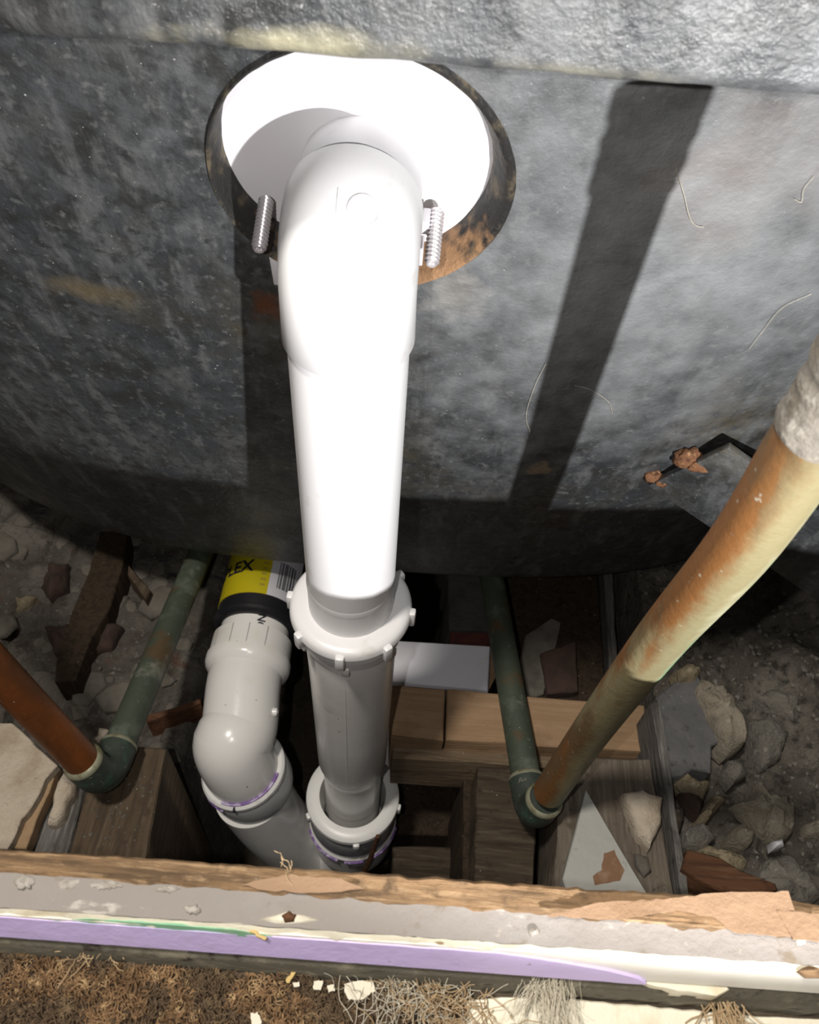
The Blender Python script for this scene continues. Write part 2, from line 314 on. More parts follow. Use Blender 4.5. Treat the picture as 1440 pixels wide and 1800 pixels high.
# ------------------------------------------------------------------ objects
def world_loc(o):
    v = Vector((0, 0, 0))
    while o: v += o.location; o = o.parent
    return v
def obj(name, mesh, material, parent=None, smooth=True, angle=40, base=None, bevel=0):
    V, Fc = mesh
    if parent is not None: off = world_loc(parent)
    elif base is not None: off = Vector(base)
    else:
        xs, ys, zs = zip(*[tuple(v) for v in V]); off = Vector(((min(xs) + max(xs)) / 2, (min(ys) + max(ys)) / 2, min(zs)))
    me = bpy.data.meshes.new(name)
    me.from_pydata([tuple(Vector(v) - off) for v in V], [], Fc); me.update()
    bm = bmesh.new(); bm.from_mesh(me); bmesh.ops.remove_doubles(bm, verts=bm.verts, dist=1e-6)
    bmesh.ops.recalc_face_normals(bm, faces=bm.faces)
    if bevel: bmesh.ops.bevel(bm, geom=[e for e in bm.edges if e.calc_face_angle(0) > .6], offset=bevel, segments=2, affect='EDGES', profile=.5)
    for f in bm.faces: f.smooth = smooth
    if smooth:
        for e in bm.edges: e.smooth = e.calc_face_angle(0) < R_(angle)
    bm.to_mesh(me); bm.free()
    for m in (material if isinstance(material, (list, tuple)) else [material]): me.materials.append(m)
    o = bpy.data.objects.new(name, me); COL.objects.link(o)
    if parent is not None: o.parent = parent
    else: o.location = off
    return o
def tag(o, label, cat, group=None):
    o['label'] = label; o['category'] = cat
    if group: o['group'] = group
    return o
def thing(name, loc, label, cat, group=None):
    o = bpy.data.objects.new(name, None); COL.objects.link(o); o.location = loc; o.empty_display_size = .01
    return tag(o, label, cat, group)
def struct(o): o['kind'] = 'structure'; return o
def stuff(o): o['kind'] = 'stuff'; return o

# ------------------------------------------------------------------ the setting: ground, far wall, front wall with the cut opening
def ground_mesh(x0, x1, y0, y1, nx, ny, zf):
    V = []; Fc = []
    for j in range(ny + 1):
        for i in range(nx + 1):
            x = x0 + (x1 - x0) * i / nx; y = y0 + (y1 - y0) * j / ny; V.append((x, y, zf(x, y)))
    for j in range(ny):
        for i in range(nx): a = j * (nx + 1) + i; Fc.append((a, a + 1, a + nx + 2, a + nx + 1))
    return V, Fc
def sm(a, b, x): t = max(0, min(1, (x - a) / (b - a))); return t * t * (3 - 2 * t)
def ground_z(x, y):
    n = noise.fractal(Vector((x * 22, y * 22, 1.3)), 1.0, 2.0, 4)
    return 0.03 + n * .010
struct(obj('floor', ground_mesh(-.75, .75, -.05, .95, 150, 100, ground_z), DIRT, base=(0, .4, 0)))
wf = struct(obj('wall_back', box(-.75, .75, .95, 1.0, 0, .9), DARKWOOD, base=(0, .97, 0), smooth=False))
struct(obj('wall_left', box(-.80, -.75, -.05, 1.0, 0, .9), GREYSLAB, base=(-.77, .4, 0), smooth=False))
struct(obj('wall_right', box(.75, .80, -.05, 1.0, 0, .9), GREYSLAB, base=(.77, .4, 0), smooth=False))

def heap_z(x, y):
    n = noise.fractal(Vector((x * 26, y * 26, 4.3)), 1.0, 2.0, 5); c = noise.cell(Vector((x * 34, y * 30, 2))) 
    return .02 + (.222 + n * .010 + c * .006) * sm(-0.128, -0.160, x) * sm(.10, .17, y)
struct(obj('floor', ground_mesh(-.70, -.12, .08, .94, 170, 190, heap_z), RUBBLE, base=(-.4, .4, 0)))

# front wall: what is left standing below the cut hole - rough lath, plasterboard core, torn paper, painted skirting
front = struct(bpy.data.objects.new('wall_front', None)); COL.objects.link(front); front.location = (0, .055, .40)
def strip(y_a, y_b, z_a, z_b, zbot, x0=-.34, x1=.34, n=260, ja=.0006, jz=.0005, seed=0, round_=0.0):
    """a long board edge along x; back edge at y_a(x), front edge y_b(x), top z_a..z_b"""
    V = []; Fc = []
    ya = y_a if callable(y_a) else (lambda x: y_a); yb = y_b if callable(y_b) else (lambda x: y_b)
    rows = [(0, 'bot'), (0, 0), (.12, 1), (.35, 1), (.6, 1), (.85, 1), (1, 0), (1, 'bot')]
    for i in range(n + 1):
        x = x0 + (x1 - x0) * i / n
        a = ya(x) + ja * noise.fractal(Vector((x * 160, seed, 0)), 1, 2, 4); b = yb(x) + ja * noise.fractal(Vector((x * 160, seed + 5, 0)), 1, 2, 4)
        for t, k in rows:
            y = a + (b - a) * t; z = z_a + (z_b - z_a) * t
            if k == 'bot': z = zbot
            else:
                z += jz * noise.fractal(Vector((x * 120, y * 240, seed)), 1, 2, 4)
                if k == 0: z -= round_
            V.append((x, y, z))
    m = len(rows)
    for i in range(n):
        for j in range(m - 1): q = i * m + j; Fc.append((q, q + 1, q + m + 1, q + m))
    return V, Fc
ln = lambda y0, y1: (lambda x: y0 + (y1 - y0) * (x + .1055) / .228)      # edge drifting slightly along the wall
CRUMB = mat('pale_gypsum_crumb', (.40, .37, .33), layers=[(160, 5, .45, .65, (.30, .27, .23))], rough=.95, bump=[(300, .001)])
obj('lath', strip(ln(.0637, .0664), ln(.0572, .0572), .6100, .6088, .40, jz=.0009, ja=.0009, seed=1, round_=.0012), SILLWOOD, front)
obj('plaster_core', strip(ln(.0578, .0590), ln(.0492, .0512), .6085, .6075, .40, jz=.0003, ja=.0003, seed=2), PLASTERCORE, front)
# torn paper tongues lying over the lath and core
def sheet(poly, z, th, seed=0, amp=.0006): return prism(poly, z - th, z, 0, .002, amp, seed, lambda x, y: .0005 * noise.noise(Vector((x * 140, y * 140, seed))))
for i, pl in enumerate([[(-0.0381, 0.0587), (-0.0263, 0.0622), (-0.0106, 0.0624), (-0.0041, 0.0603), (-0.0163, 0.0583), (-0.0302, 0.0578)],
                        [(0.0456, 0.0571), (0.0598, 0.0614), (0.0805, 0.0641), (0.0936, 0.0665), (0.1139, 0.0686), (0.1145, 0.0637), (0.1122, 0.0567), (0.0965, 0.0567), (0.0917, 0.0603), (0.0817, 0.0613), (0.0642, 0.0574)],
                        [(0.1091, 0.0631), (0.1208, 0.0632), (0.119, 0.056), (0.1121, 0.0562)]]):
    obj('paper', sheet(pl, .6112 + i * .0003, .0006, i + 3), PAPER, front)
obj('painted_edge', strip(ln(.0493, .0515), ln(.0478, .0497), .6070, .6045, .40, jz=.0009, ja=.0006, seed=4), CREAMPAINT, front)
def face_strip(x0, x1, ya, za, yb, zb, th, n, seed, endl=0.0, endr=0.0, j=.0005):
    V = []; Fc = []
    for i in range(n + 1):
        t = i / n; x = x0 + (x1 - x0) * t
        jj = j * noise.fractal(Vector((x * 120, seed, 2)), 1, 2, 3); k2 = j * noise.fractal(Vector((x * 150, seed + 9, 2)), 1, 2, 3)
        nar = 1.0
        if endl and t < endl: nar = math.sqrt(t / endl)
        if endr and t > 1 - endr: nar = math.sqrt(max(0, (1 - t) / endr))
        A = Vector((x, ya(x), za + jj)); B = Vector((x, yb(x), zb + k2)); c = B; A = c + (A - c) * max(nar, .03)
        for P, d in ((A, 0), (B, 0), (B, 1), (A, 1)): V.append((P.x, P.y + d * th, P.z - d * th * .3))
    for i in range(n):
        for k in range(4): q = (k + 1) % 4; Fc.append((i * 4 + k, (i + 1) * 4 + k, (i + 1) * 4 + q, i * 4 + q))
    Fc += [(3, 2, 1, 0), (n * 4, n * 4 + 1, n * 4 + 2, n * 4 + 3)]
    return V, Fc
obj('white_face', face_strip(-.34, .34, ln(.0479, .0499), .6050, ln(.0452, .0470), .5935, .004, 160, 2), WHITEPAINT, front)
obj('lilac_paint_layer', face_strip(-.34, .076, ln(.0475, .0490), .6040, ln(.0446, .0458), .5940, .002, 160, 6, endr=.10), LILAC, front)
obj('green_paint_layer', face_strip(-.088, -.026, ln(.0484, .0492), .6058, ln(.0474, .0484), .6030, .0012, 60, 8, endl=.2, endr=.2), GREENPAINT, front)
obj('backing_board', strip(.0475, ln(.0438, .0450), .5925, .588, .40, jz=.0006, ja=.0006, seed=11), DARKOLIVE, front)
bl = obj('paint_blister', lump([(-0.032, 0.0513), (-0.028, 0.0527), (-0.0243, 0.0541), (-0.0204, 0.0536), (-0.0147, 0.0523), (-0.0215, 0.0509), (-0.0276, 0.0505)], .6055, .0036, 5, step=.002, amp=.0004), CREAMPAINT, front)
obj('torn_fleck', lump([(-0.0256, 0.0524), (-0.0237, 0.0537), (-0.0217, 0.053), (-0.0221, 0.0513), (-0.0245, 0.0509)], .6078, .0026, 8, step=.001, amp=.0004), RUSTWOOD, bl)
obj('paint_blister', lump([(0.1143, 0.0497), (0.1173, 0.0513), (0.1211, 0.0513), (0.1204, 0.0485), (0.1165, 0.0482)], .6045, .0034, 9, step=.002, amp=.0004), SILLWOOD, front)
for i, pl in enumerate([[(-0.0994, 0.0557), (-0.097, 0.0577), (-0.0937, 0.057), (-0.0939, 0.0541), (-0.0974, 0.0536)], [(-0.0889, 0.0557), (-0.0863, 0.0582), (-0.0815, 0.0577), (-0.0826, 0.0553), (-0.0866, 0.0544)], [(-0.0796, 0.0566), (-0.0723, 0.0579), (-0.0695, 0.0565), (-0.0761, 0.0552)], [(-0.061, 0.0563), (-0.0568, 0.0581), (-0.0537, 0.0572), (-0.0568, 0.0558)], [(-0.0524, 0.0527), (-0.0488, 0.0538), (-0.0473, 0.0519), (-0.0501, 0.0509)], [(0.041, 0.0539), (0.0438, 0.0547), (0.0444, 0.0531), (0.0419, 0.0523)]]):
    obj('plaster_crumb', lump(pl, .6075, .0018, 20 + i, step=.0007, amp=.0007, rough=.6), CRUMB, front)
struct(obj('floor', box(-.34, .34, -.3, .0475, .555, .570), FLOORWOOD, base=(0, -.12, .555), smooth=False))

# ------------------------------------------------------------------ bathtub
DRAIN_X = -.0252
def plan(x): return 2.2 * abs(x + .03) ** 3
UPV = Vector((0, -math.sin(R_(14)), math.cos(R_(14)))); NRM = Vector((0, -math.cos(R_(14)), -math.sin(R_(14))))   # up along the wall, outward normal
HC = Vector((-.0252, .2579, .7043))
S0 = -.353
def wall_pt(x, s, off=0.0):
    """point of the tub's end wall: x across, s along the wall up from the overflow hole"""
    if s >= S0: p = Vector((x, HC.y, HC.z)) + UPV * s + NRM * off
    else:
        r = .042; a = (S0 - s) / r
        p = Vector((x, HC.y, HC.z)) + UPV * S0
        t0 = R_(78); t = t0 - a
        if t < 0: over = -t * r; t = 0
        else: over = 0
        p = p + Vector((0, r * (math.sin(t0) - math.sin(t)) + over, -r * (math.cos(t) - math.cos(t0))))
    p.y += plan(x); return p
tub = thing('bathtub', (DRAIN_X, .40, .33), 'dark grey steel bathtub end with a round overflow hole and rusty rim', 'bathtub')
HR = .0513; SQ = .075; ND = 16
xs = [DRAIN_X - SQ - (.62 - SQ) * (1 - i / 40) ** 1.0 for i in range(40)]
xs = [-.60 + (DRAIN_X - SQ + .60) * i / 40 for i in range(40)]
sqx = [DRAIN_X - SQ + 2 * SQ * i / ND for i in range(ND + 1)]
xr = [DRAIN_X + SQ + (.55 - DRAIN_X - SQ) * (i + 1) / 36 for i in range(36)]
allx = xs + sqx + xr
ss = [S0 - .35 + .284 * i / 12 for i in range(12)] + [S0 - .066 * (1 - i / 14) for i in range(14)]
ss += [S0 + (-SQ - S0) * i / 20 for i in range(20)]
sqs = [-SQ + 2 * SQ * i / ND for i in range(ND + 1)]
ss2 = ss + sqs + [SQ + .012 * i for i in range(1, 4)]
V = []; Fc = []; nx = len(allx)
for s in ss2:
    for x in allx: V.append(wall_pt(x, s))
x0i = len(xs); x1i = x0i + ND; s0i = len(ss); s1i = s0i + ND
for j in range(len(ss2) - 1):
    for i in range(nx - 1):
        if x0i <= i < x1i and s0i <= j < s1i: continue
        a = j * nx + i; Fc.append((a, a + 1, a + nx + 1, a + nx))
# square to circle around the hole
per = [(sqx[i], -SQ) for i in range(ND)] + [(DRAIN_X + SQ, sqs[i]) for i in range(ND)] + [(sqx[ND - i], SQ) for i in range(ND)] + [(DRAIN_X - SQ, sqs[ND - i]) for i in range(ND)]
rg = []
for k in range(7):
    t = k / 6; row = []
    for (x, s) in per:
        a = math.atan2(s, x - DRAIN_X); cx_, cs_ = DRAIN_X + HR * math.cos(a), HR * math.sin(a)
        row.append(len(V)); V.append(wall_pt(x + (cx_ - x) * t, s + (cs_ - s) * t))
    rg.append(row)
for r0, r1 in zip(rg, rg[1:]):
    for i in range(len(per)): q = (i + 1) % len(per); Fc.append((r0[i], r0[q], r1[q], r1[i]))
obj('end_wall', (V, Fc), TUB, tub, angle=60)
# pressed rim of the hole, flared inward
V = []; Fc = []
prof = [(HR + .0006, .0002), (HR - .0004, .0016), (HR - .0016, .0010), (HR - .0026, -.0025), (HR - .0038, -.0058), (HR - .0046, -.0085), (HR - .0050, -.0120), (HR - .0050, -.0138)]
for r, off in prof:
    for i in range(192):
        a = 2 * math.pi * i / 192; rr = r + .00025 * noise.fractal(Vector((math.cos(a) * 5, math.sin(a) * 5, r * 60)), 1, 2, 3); sh = -.0024 * min(1, max(0, (HR - r) / .0050))
        V.append(wall_pt(DRAIN_X + sh + rr * math.cos(a), rr * math.sin(a), off))
for k in range(len(prof) - 1):
    for i in range(192): q = (i + 1) % 192; Fc.append((k * 192 + i, k * 192 + q, (k + 1) * 192 + q, (k + 1) * 192 + i))
obj('overflow_rim', (V, Fc), RING, tub, angle=60)
# turned-out lip along the top; it dies into the wall at the left
V = []; Fc = []; n = 200
for i in range(n + 1):
    x = -.42 + .84 * i / n
    k = sm(-.20, -.06, x); yl = .2025 + (.247 - .2025) * (1 - k) + plan(x) * (1 - k); zl = .7655 - .026 * (1 - k)
    rad = .0045 + .010 * (1 - k)
    w = .0006 * noise.fractal(Vector((x * 60, 4, 1)), 1, 2, 3)
    back = wall_pt(x, .085 - .03 * (1 - k))
    rows = [(back.y + .004, zl + .012 * k + .002), (yl + .028, zl + .002), (yl + rad * 1.6, zl)]
    for a in range(1, 7):
        t = R_(15 * a); rows.append((yl + rad - rad * math.sin(t), zl + rad - rad * math.cos(t) + w))
    rows += [(yl - .001, zl + .03), (yl - .002, zl + .075), (yl + .02, zl + .09), (yl + .12, zl + .09)]
    for y, z in rows: V.append((x, y, z))
m = len(rows)
for i in range(n):
    for j in range(m - 1): q = i * m + j; Fc.append((q, q + 1, q + m + 1, q + m))
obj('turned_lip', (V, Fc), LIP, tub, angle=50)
# welded support leg on the right
A = Vector((0.1341, 0.3077, 0.5045)); B = Vector((0.1583, 0.2947, 0.5566)); Cc = Vector((0.2233, 0.285, 0.5069))
A.y += plan(A.x) - .004; B.y += plan(B.x) - .013; 
A = Vector(A); ey = (B - A).normalized(); ed = (Cc - B); ed = (ed - ey * ed.dot(ey)).normalized(); en = ey.cross(ed).normalized()
if en.y > 0: en = -en
Lb = .20; wid = (B - A).length
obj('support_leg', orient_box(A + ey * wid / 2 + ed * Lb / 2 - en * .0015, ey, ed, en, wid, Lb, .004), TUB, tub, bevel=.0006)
def blob(c, r, seed, sq=(1, 1, 1)):
    c = Vector(c); V = []; Fc = []; nu, nv = 14, 8
    for j in range(nv + 1):
        ph = math.pi * j / nv
        for i in range(nu):
            th = 2 * math.pi * i / nu; d = Vector((math.sin(ph) * math.cos(th), math.sin(ph) * math.sin(th), math.cos(ph)))
            k = r * (1 + .45 * noise.fractal(d * 2.2 + Vector((seed, 0, 0)), 1, 2, 3)); V.append(c + Vector((d.x * sq[0], d.y * sq[1], d.z * sq[2])) * k)
    for j in range(nv):
        for i in range(nu): q = (i + 1) % nu; Fc.append((j * nu + i, j * nu + q, (j + 1) * nu + q, (j + 1) * nu + i))
    return V, Fc
for (px_, t_, r_) in ((0, .06, .0048), (1, .52, .0068)):
    p = A.lerp(B, t_); p = p + Vector((0, .003, .003))
    w = obj('weld_bead', join(blob(p, r_, px_ * 3 + 1, (1.15, .8, .9)), blob(p + ed * .006 + ey * .002 - Vector((0, .003, 0)), r_ * .7, px_ + 8, (1.4, .5, .8))), RUST, tub, angle=80)
    w['label'] = 'rusty weld bead'

# ------------------------------------------------------------------ white overflow fitting with elbow and drop pipe
PX, PY = -.0260, .2250
waste = thing('overflow_waste', (PX, PY, .52), 'bright white plastic overflow fitting with elbow, drop pipe and two steel screws', 'waste pipe')
DC = HC + NRM * -.0135 + Vector((-.0024, 0, 0))
obj('flange_plate', lathe(DC + NRM * -.004, NRM, [(0, 0.0005), (0, .056), (.003, .056), (.004, .055), (.004, .0005)], 96), BRIGHTWHITE, waste, angle=30)
# elbow: stub along the plate's normal, bend to vertical
SC = Vector((PX, .2730, .7035)); r_e = .0227; end_z = .6660; Rb = .0180; FWD = Vector((0, -1, 0))
ps = Vector((PX, PY + Rb, SC.z)); cen = ps + Vector((0, 0, -Rb)); ang = R_(90)
arc = []
e1 = (ps - cen).normalized(); e2 = FWD
for i in range(17):
    t = ang * i / 16; arc.append(cen + e1 * (Rb * math.cos(t)) + e2 * (Rb * math.sin(t)))
path = arc + [Vector((PX, PY, end_z + .001)), Vector((PX, PY, end_z))]
obj('elbow', tube(path, [r_e] * (len(path) - 2) + [r_e + .0004, r_e - .0003], 64, False), WHITE, waste, angle=50)
obj('elbow_stub', lathe(SC + Vector((0, 0, -.0032)), FWD + Vector((0, 0, .097)), [(0, .0214), (.0285, .0220), (.0300, .0223), (.0325, .0227)], 72), WHITE, waste)
# small moulded oval mark and seam line on the elbow
em = []
mid = arc[5]; md = (mid - cen).normalized()
ang_m = R_(14)
for i in range(33):
    t = 2 * math.pi * i / 32; u = R_(14) + R_(12) * math.cos(t); v = R_(36) + R_(6.5) * math.sin(t)
    c_ = cen + e1 * (Rb * math.cos(v)) + e2 * (Rb * math.sin(v)); rd = (c_ - cen).normalized()
    em.append(c_ + (rd * math.cos(u) + Vector((1, 0, 0)) * math.sin(u)) * (r_e + .0001))
obj('moulded_mark', tube(em, .00035, 8, False), WHITE, waste)
sl = []
for i in range(12):
    v = R_(28 + 4.0 * i); u = R_(-6)
    c_ = cen + e1 * (Rb * math.cos(v)) + e2 * (Rb * math.sin(v)); rd = (c_ - cen).normalized(); sl.append(c_ + (rd * math.cos(u) + Vector((1, 0, 0)) * math.sin(u)) * (r_e + .00002))
obj('mould_seam', tube(sl, .0003, 6, True), WHITE, waste)
obj('drop_pipe', lathe((PX, PY, .480), (0, 0, 1), [(0, .0214), (.010, .0215), (.19, .0215), (.19, .017)], 72), WHITE, waste)
obj('pipe_tail', lathe((PX, PY, .470), (0, 0, 1), [(0, .0198), (.034, .0200), (.0445, .0206), (.0445, .0216), (.048, .02175), (.049, .0215)], 72), WHITE, waste)
# clips of the plate
for q, (w_, h_) in (((-0.0024, 0.268, 0.6887), (.0028, .006)), ((-0.0034, 0.2716, 0.6742), (.0016, .009)), ((-0.0594, 0.275, 0.6606), (.003, .016))):
    obj('clip', orient_box(Vector(q) + NRM * .003, (1, 0, 0), UPV, NRM, w_, h_, .007), BRIGHTWHITE, waste, bevel=.0005)
def screw(base, tip):
    base, tip = Vector(base), Vector(tip); ax = (tip - base).normalized(); L = (tip - base).length
    r0, r1, pitch = .0019, .0029, .00165; seg = 20; V = []; Fc = []
    a = Vector((1, 0, 0)); a = (a - ax * a.dot(ax)).normalized(); b = ax.cross(a)
    turns = int(L / pitch); per_ = 4; rows = turns * per_ + 1
    for i in range(rows):
        for j in range(seg):
            t = 2 * math.pi * j / seg; ph = (i / per_ + j / seg) % 1.0
            r = r0 + (r1 - r0) * (1 - abs(2 * ph - 1)); h = L * i / (rows - 1)
            if h > L - .0012: r = min(r, r1 - (h - (L - .0012)) * .7)
            V.append(base + ax * h + a * (r * math.cos(t)) + b * (r * math.sin(t)))
    for i in range(rows - 1):
        for j in range(seg): k = (j + 1) % seg; Fc.append((i * seg + j, i * seg + k, (i + 1) * seg + k, (i + 1) * seg + j))
    # dished end with a socket
    o = len(V)
    for rr, hh in ((.0019, .0002), (.0012, -.0001), (.0009, -.0008)):
        for j in range(seg): t = 2 * math.pi * j / seg; V.append(tip + ax * hh + a * (rr * math.cos(t)) + b * (rr * math.sin(t)))
    last = (rows - 1) * seg
    for ra, rb in ((last, o), (o, o + seg), (o + seg, o + 2 * seg)):
        for j in range(seg): k = (j + 1) % seg; Fc.append((ra + j, ra + k, rb + k, rb + j))
    Fc.append(tuple(o + 2 * seg + j for j in range(seg)))
    return V, Fc
SL = Vector((-0.0606, 0.2702, 0.6881)); SR = Vector((0.0011, 0.2699, 0.6892))
SLE = (-0.0601, 0.2491, 0.6817)
SRE = (0.0008, 0.2492, 0.6813)
obj('screw', screw(SL, SLE), STEEL, waste, angle=25)
obj('screw', screw(SR, SRE), STEEL, waste, angle=25)

# ------------------------------------------------------------------ trap
trap = thing('bath_trap', (PX - .03, PY, .04), 'grey plastic bath trap with white lugged nuts below the white drop pipe', 'trap')
def nut(name, top, r, h, hole, material, nl, lug, a0, flat=.004, tail=None):
    """union nut: rounded ring with lugs as its own parts"""
    x, y, z = top
    pr = [(0, hole), (0, r - flat), (-.0008, r - flat * .35), (-.0025, r), (-.006, r + .0004), (-.0065, r - .0018), (-h, r - .0022), (-h, hole + .001)]
    o = obj(name, lathe((x, y, z), (0, 0, 1), pr, 72), material, trap)
    for i in range(nl):
        a = a0 + 2 * math.pi * i / nl; d = Vector((math.cos(a), math.sin(a), 0)); c = Vector((x, y, z - lug[2])) + d * (r + .0004)
        obj('lug', orient_box(c, (-d.y, d.x, 0), d, (0, 0, 1), lug[0], .0042, lug[1]), material, o, bevel=.0012)
    return o
NT = Vector((PX, PY, .497))
un = nut('upper_nut', NT, .0310, .0150, .0215, WHITE, 8, (.0048, .0115, .0075), R_(-94))
obj('nut_skirt', lathe((PX, PY, NT.z), (0, 0, 1), [(-.014, .0282), (-.024, .0270), (-.0245, .0240)], 72), WHITE, trap)
ln_ = nut('locking_ring', (PX, PY, NT.z - .020), .0258, .010, .022, OFFWHITE, 6, (.0042, .008, .005), R_(-30))
obj('tailpiece', lathe((PX, PY, .195), (0, 0, 1), [(0, .0205), (.020, .0205), (.085, .0208), (.094, .0212), (.100, .0228), (.104, .0236), (.160, .0238), (.245, .0243), (.280, .0250), (.285, .0242)], 72), GREY, trap, angle=35)
obj('tail_seam', tube([(PX - .0008, PY - .0243, .46), (PX - .0008, PY - .0239, .36), (PX - .0008, PY - .0234, .297)], .0003, 6), GREY, trap)
low = nut('lower_nut', (PX, PY, .2240), .0355, .0120, .0255, OFFWHITE, 5, (.005, .010, .010), R_(-80), flat=.006)
obj('compression_cone', lathe((PX, PY, .187), (0, 0, 1), [(0, .0225), (.024, .0238), (.036, .0256)], 72), GREY, trap)
obj('dark_collar', lathe((PX, PY, .181), (0, 0, 1), [(0, .0335), (.002, .0345), (.022, .0342), (.032, .0325)], 72), DULLGREY, trap)
obj('socket_lip', lathe((PX, PY, .167), (0, 0, 1), [(0, .0338), (.004, .0352), (.0075, .0352), (.010, .0330), (.014, .0325)], 72), OFFWHITE, trap)
for a0, a1 in ((200, 258), (265, 292), (300, 352)):
    pts = [(PX + .0354 * math.cos(R_(a)), PY + .0354 * math.sin(R_(a)), .1715) for a in range(a0, a1 + 1, 4)]
    obj('purple_primer_band', tube(pts, .0013, 8), PURPLE, trap)
ub = catmull([(PX, PY, .179), (PX, PY, .136), (PX - .006, PY, .100), (PX - .030, PY - .001, .078), (PX - .052, PY - .003, .108), (PX - .066, PY - .004, .160), (PX - .078, PY - .003, .222)], 8)
nb = len(ub)
rad_u = [.0335 if i < 9 else (.0335 - (.0335 - .0285) * min(1, (i - 9) / 3)) for i in range(nb)]
obj('u_bend', tube(ub, rad_u, 48, True), GREY, trap, angle=50)
sx = (Vector(ub[-1]) - Vector(ub[-3])).normalized(); s_ax = Vector((-.20, .02, .98)).normalized(); sp = Vector((-0.1075, 0.2266, 0.255))
obj('u_socket', lathe(sp - s_ax * .030, s_ax, [(-.006, .0280), (0, .0300), (.005, .0310), (.026, .0312), (.0275, .0300)], 64), DULLGREY, trap)
obj('socket_lip', lathe(sp - s_ax * .0045, s_ax, [(0, .0312), (.002, .0318), (.0045, .0316), (.006, .0300), (.006, .0265)], 64), OFFWHITE, trap)
aa = Vector((1, 0, 0)); aa = (aa - s_ax * aa.dot(s_ax)).normalized(); bb = s_ax.cross(aa)
for a0, a1, rr, hh in ((250, 350, .0285, .0025), (180, 250, .0314, -.0065)):
    pts = [sp + s_ax * hh + aa * (rr * math.cos(R_(a))) + bb * (rr * math.sin(R_(a))) for a in range(a0, a1 + 1, 5)]
    obj('purple_primer_band', tube(pts, .0012, 8), PURPLE, trap)
tk = sp + aa * (.0304 * math.cos(R_(270))) + bb * (.0304 * math.sin(R_(270)))
obj('alignment_mark', orient_box(tk, aa, bb, s_ax, .0016, .0042, .0030), INK, trap)
# riser bend to the outlet running back under the tub
OX = -.1120; OZ = .2920
rb = catmull([sp - s_ax * .012, sp + s_ax * .010, sp + Vector((-.006, .006, .030)), (OX + .002, .2440, OZ - .006), (OX, .2740, OZ), (OX, .3000, OZ)], 8)
obj('riser_bend', tube(rb, .0272, 48, True), GREY, trap, angle=50)
pe_ = obj('moulded_pip', lathe(Vector((-0.1204, 0.2255, 0.2966)), (-.5, -.7, .5), [(-.002, .0050), (.0010, .0035), (.0026, .0006), (.0027, .0001)], 12), GREY, trap)
obj('moulded_pip', lathe(Vector((-0.0833, 0.2528, 0.2981)), (1, 0, 0), [(-.004, .0032), (0, .0030), (.001, .001)], 12), GREY, trap)
obj('outlet_socket', lathe((OX, .286, OZ), (0, 1, 0), [(-.004, .0272), (0, .0308), (.003, .0318), (.008, .0318), (.0085, .0306), (.025, .0302), (.0255, .0270)], 48), GREY, trap)
for k, a in enumerate((62, 88, 112, 140)):
    d = Vector((math.cos(R_(a)), 0, math.sin(R_(a))))
    obj('socket_rib', orient_box(Vector((OX, .3025, OZ)) + d * .0304, d.cross(Vector((0, 1, 0))), (0, 1, 0), d, .0006, .016, .0006), DULLGREY, trap)
obj('outlet_pipe', lathe((OX, .304, OZ), (0, 1, 0), [(0, .0262), (.06, .0262)], 48), GREY, trap)
def text_mesh(body, size):
    c = bpy.data.curves.new('t', 'FONT'); c.body = body; c.size = size; c.resolution_u = 3; c.offset = size * .028; c.extrude = 0
    o = bpy.data.objects.new('t', c); COL.objects.link(o); dg = bpy.context.evaluated_depsgraph_get(); dg.update()
    me = bpy.data.meshes.new_from_object(o.evaluated_get(dg)); V = [v.co.copy() for v in me.vertices]; Fc = [tuple(p.vertices) for p in me.polygons]
    bpy.data.objects.remove(o); bpy.data.curves.remove(c); bpy.data.meshes.remove(me); return V, Fc
def wrap(mesh, R, a_mid, y0, rot=False, slant=0.0, bold=1.0):
    """lay flat lettering round the horizontal pipe: x of the text runs clockwise over the top, or along the pipe when rot"""
    V, Fc = mesh; xs_ = [v.x for v in V]; w = max(xs_) ; out = []
    for v in V:
        if rot: arc_, al = -v.y, v.x
        else: arc_, al = (v.x - w) * bold, v.y + slant * (v.x)
        a = R_(a_mid) - arc_ / R
        out.append((OX + R * math.cos(a), y0 + al, OZ + R * math.sin(a)))
    return out, Fc
obj('pipe_print', wrap(text_mesh('DN', .0085), .0264, 66, .3085, rot=True), INK, trap, smooth=False)

# ------------------------------------------------------------------ black coupling with its yellow label
coup = thing('rubber_coupling', (OX, .36, OZ - .034), 'black rubber pipe coupling with yellow and white label under the tub edge', 'coupling')
obj('sleeve', lathe((OX, .3205, OZ), (0, 1, 0), [(0, .0265), (0, .0300), (.002, .0325), (.005, .0328), (.0065, .0312), (.008, .0312), (.018, .0314), (.07, .0314), (.072, .027)], 64), BLACKRUB, coup)
def arc_patch(R, a0, a1, y0, y1, n=24):
    V = []; Fc = []
    for i in range(n + 1):
        a = R_(a0 + (a1 - a0) * i / n)
        for y, r in ((y0, R), (y1, R), (y1, R - .0004), (y0, R - .0004)): V.append((OX + r * math.cos(a), y, OZ + r * math.sin(a)))
    for i in range(n):
        for k in range(4): q = (k + 1) % 4; Fc.append((i * 4 + k, i * 4 + q, (i + 1) * 4 + q, (i + 1) * 4 + k))
    Fc += [(0, 3, 2, 1), tuple(n * 4 + k for k in range(4))]
    return V, Fc
lab = obj('label', arc_patch(.0318, 74, 215, .3360, .392), YELLOW, coup); lab['label'] = 'yellow printed label'
obj('label_text', wrap(text_mesh('IPLEX', .0150), .0320, 98, .3560, slant=.0), INK, lab, smooth=False)
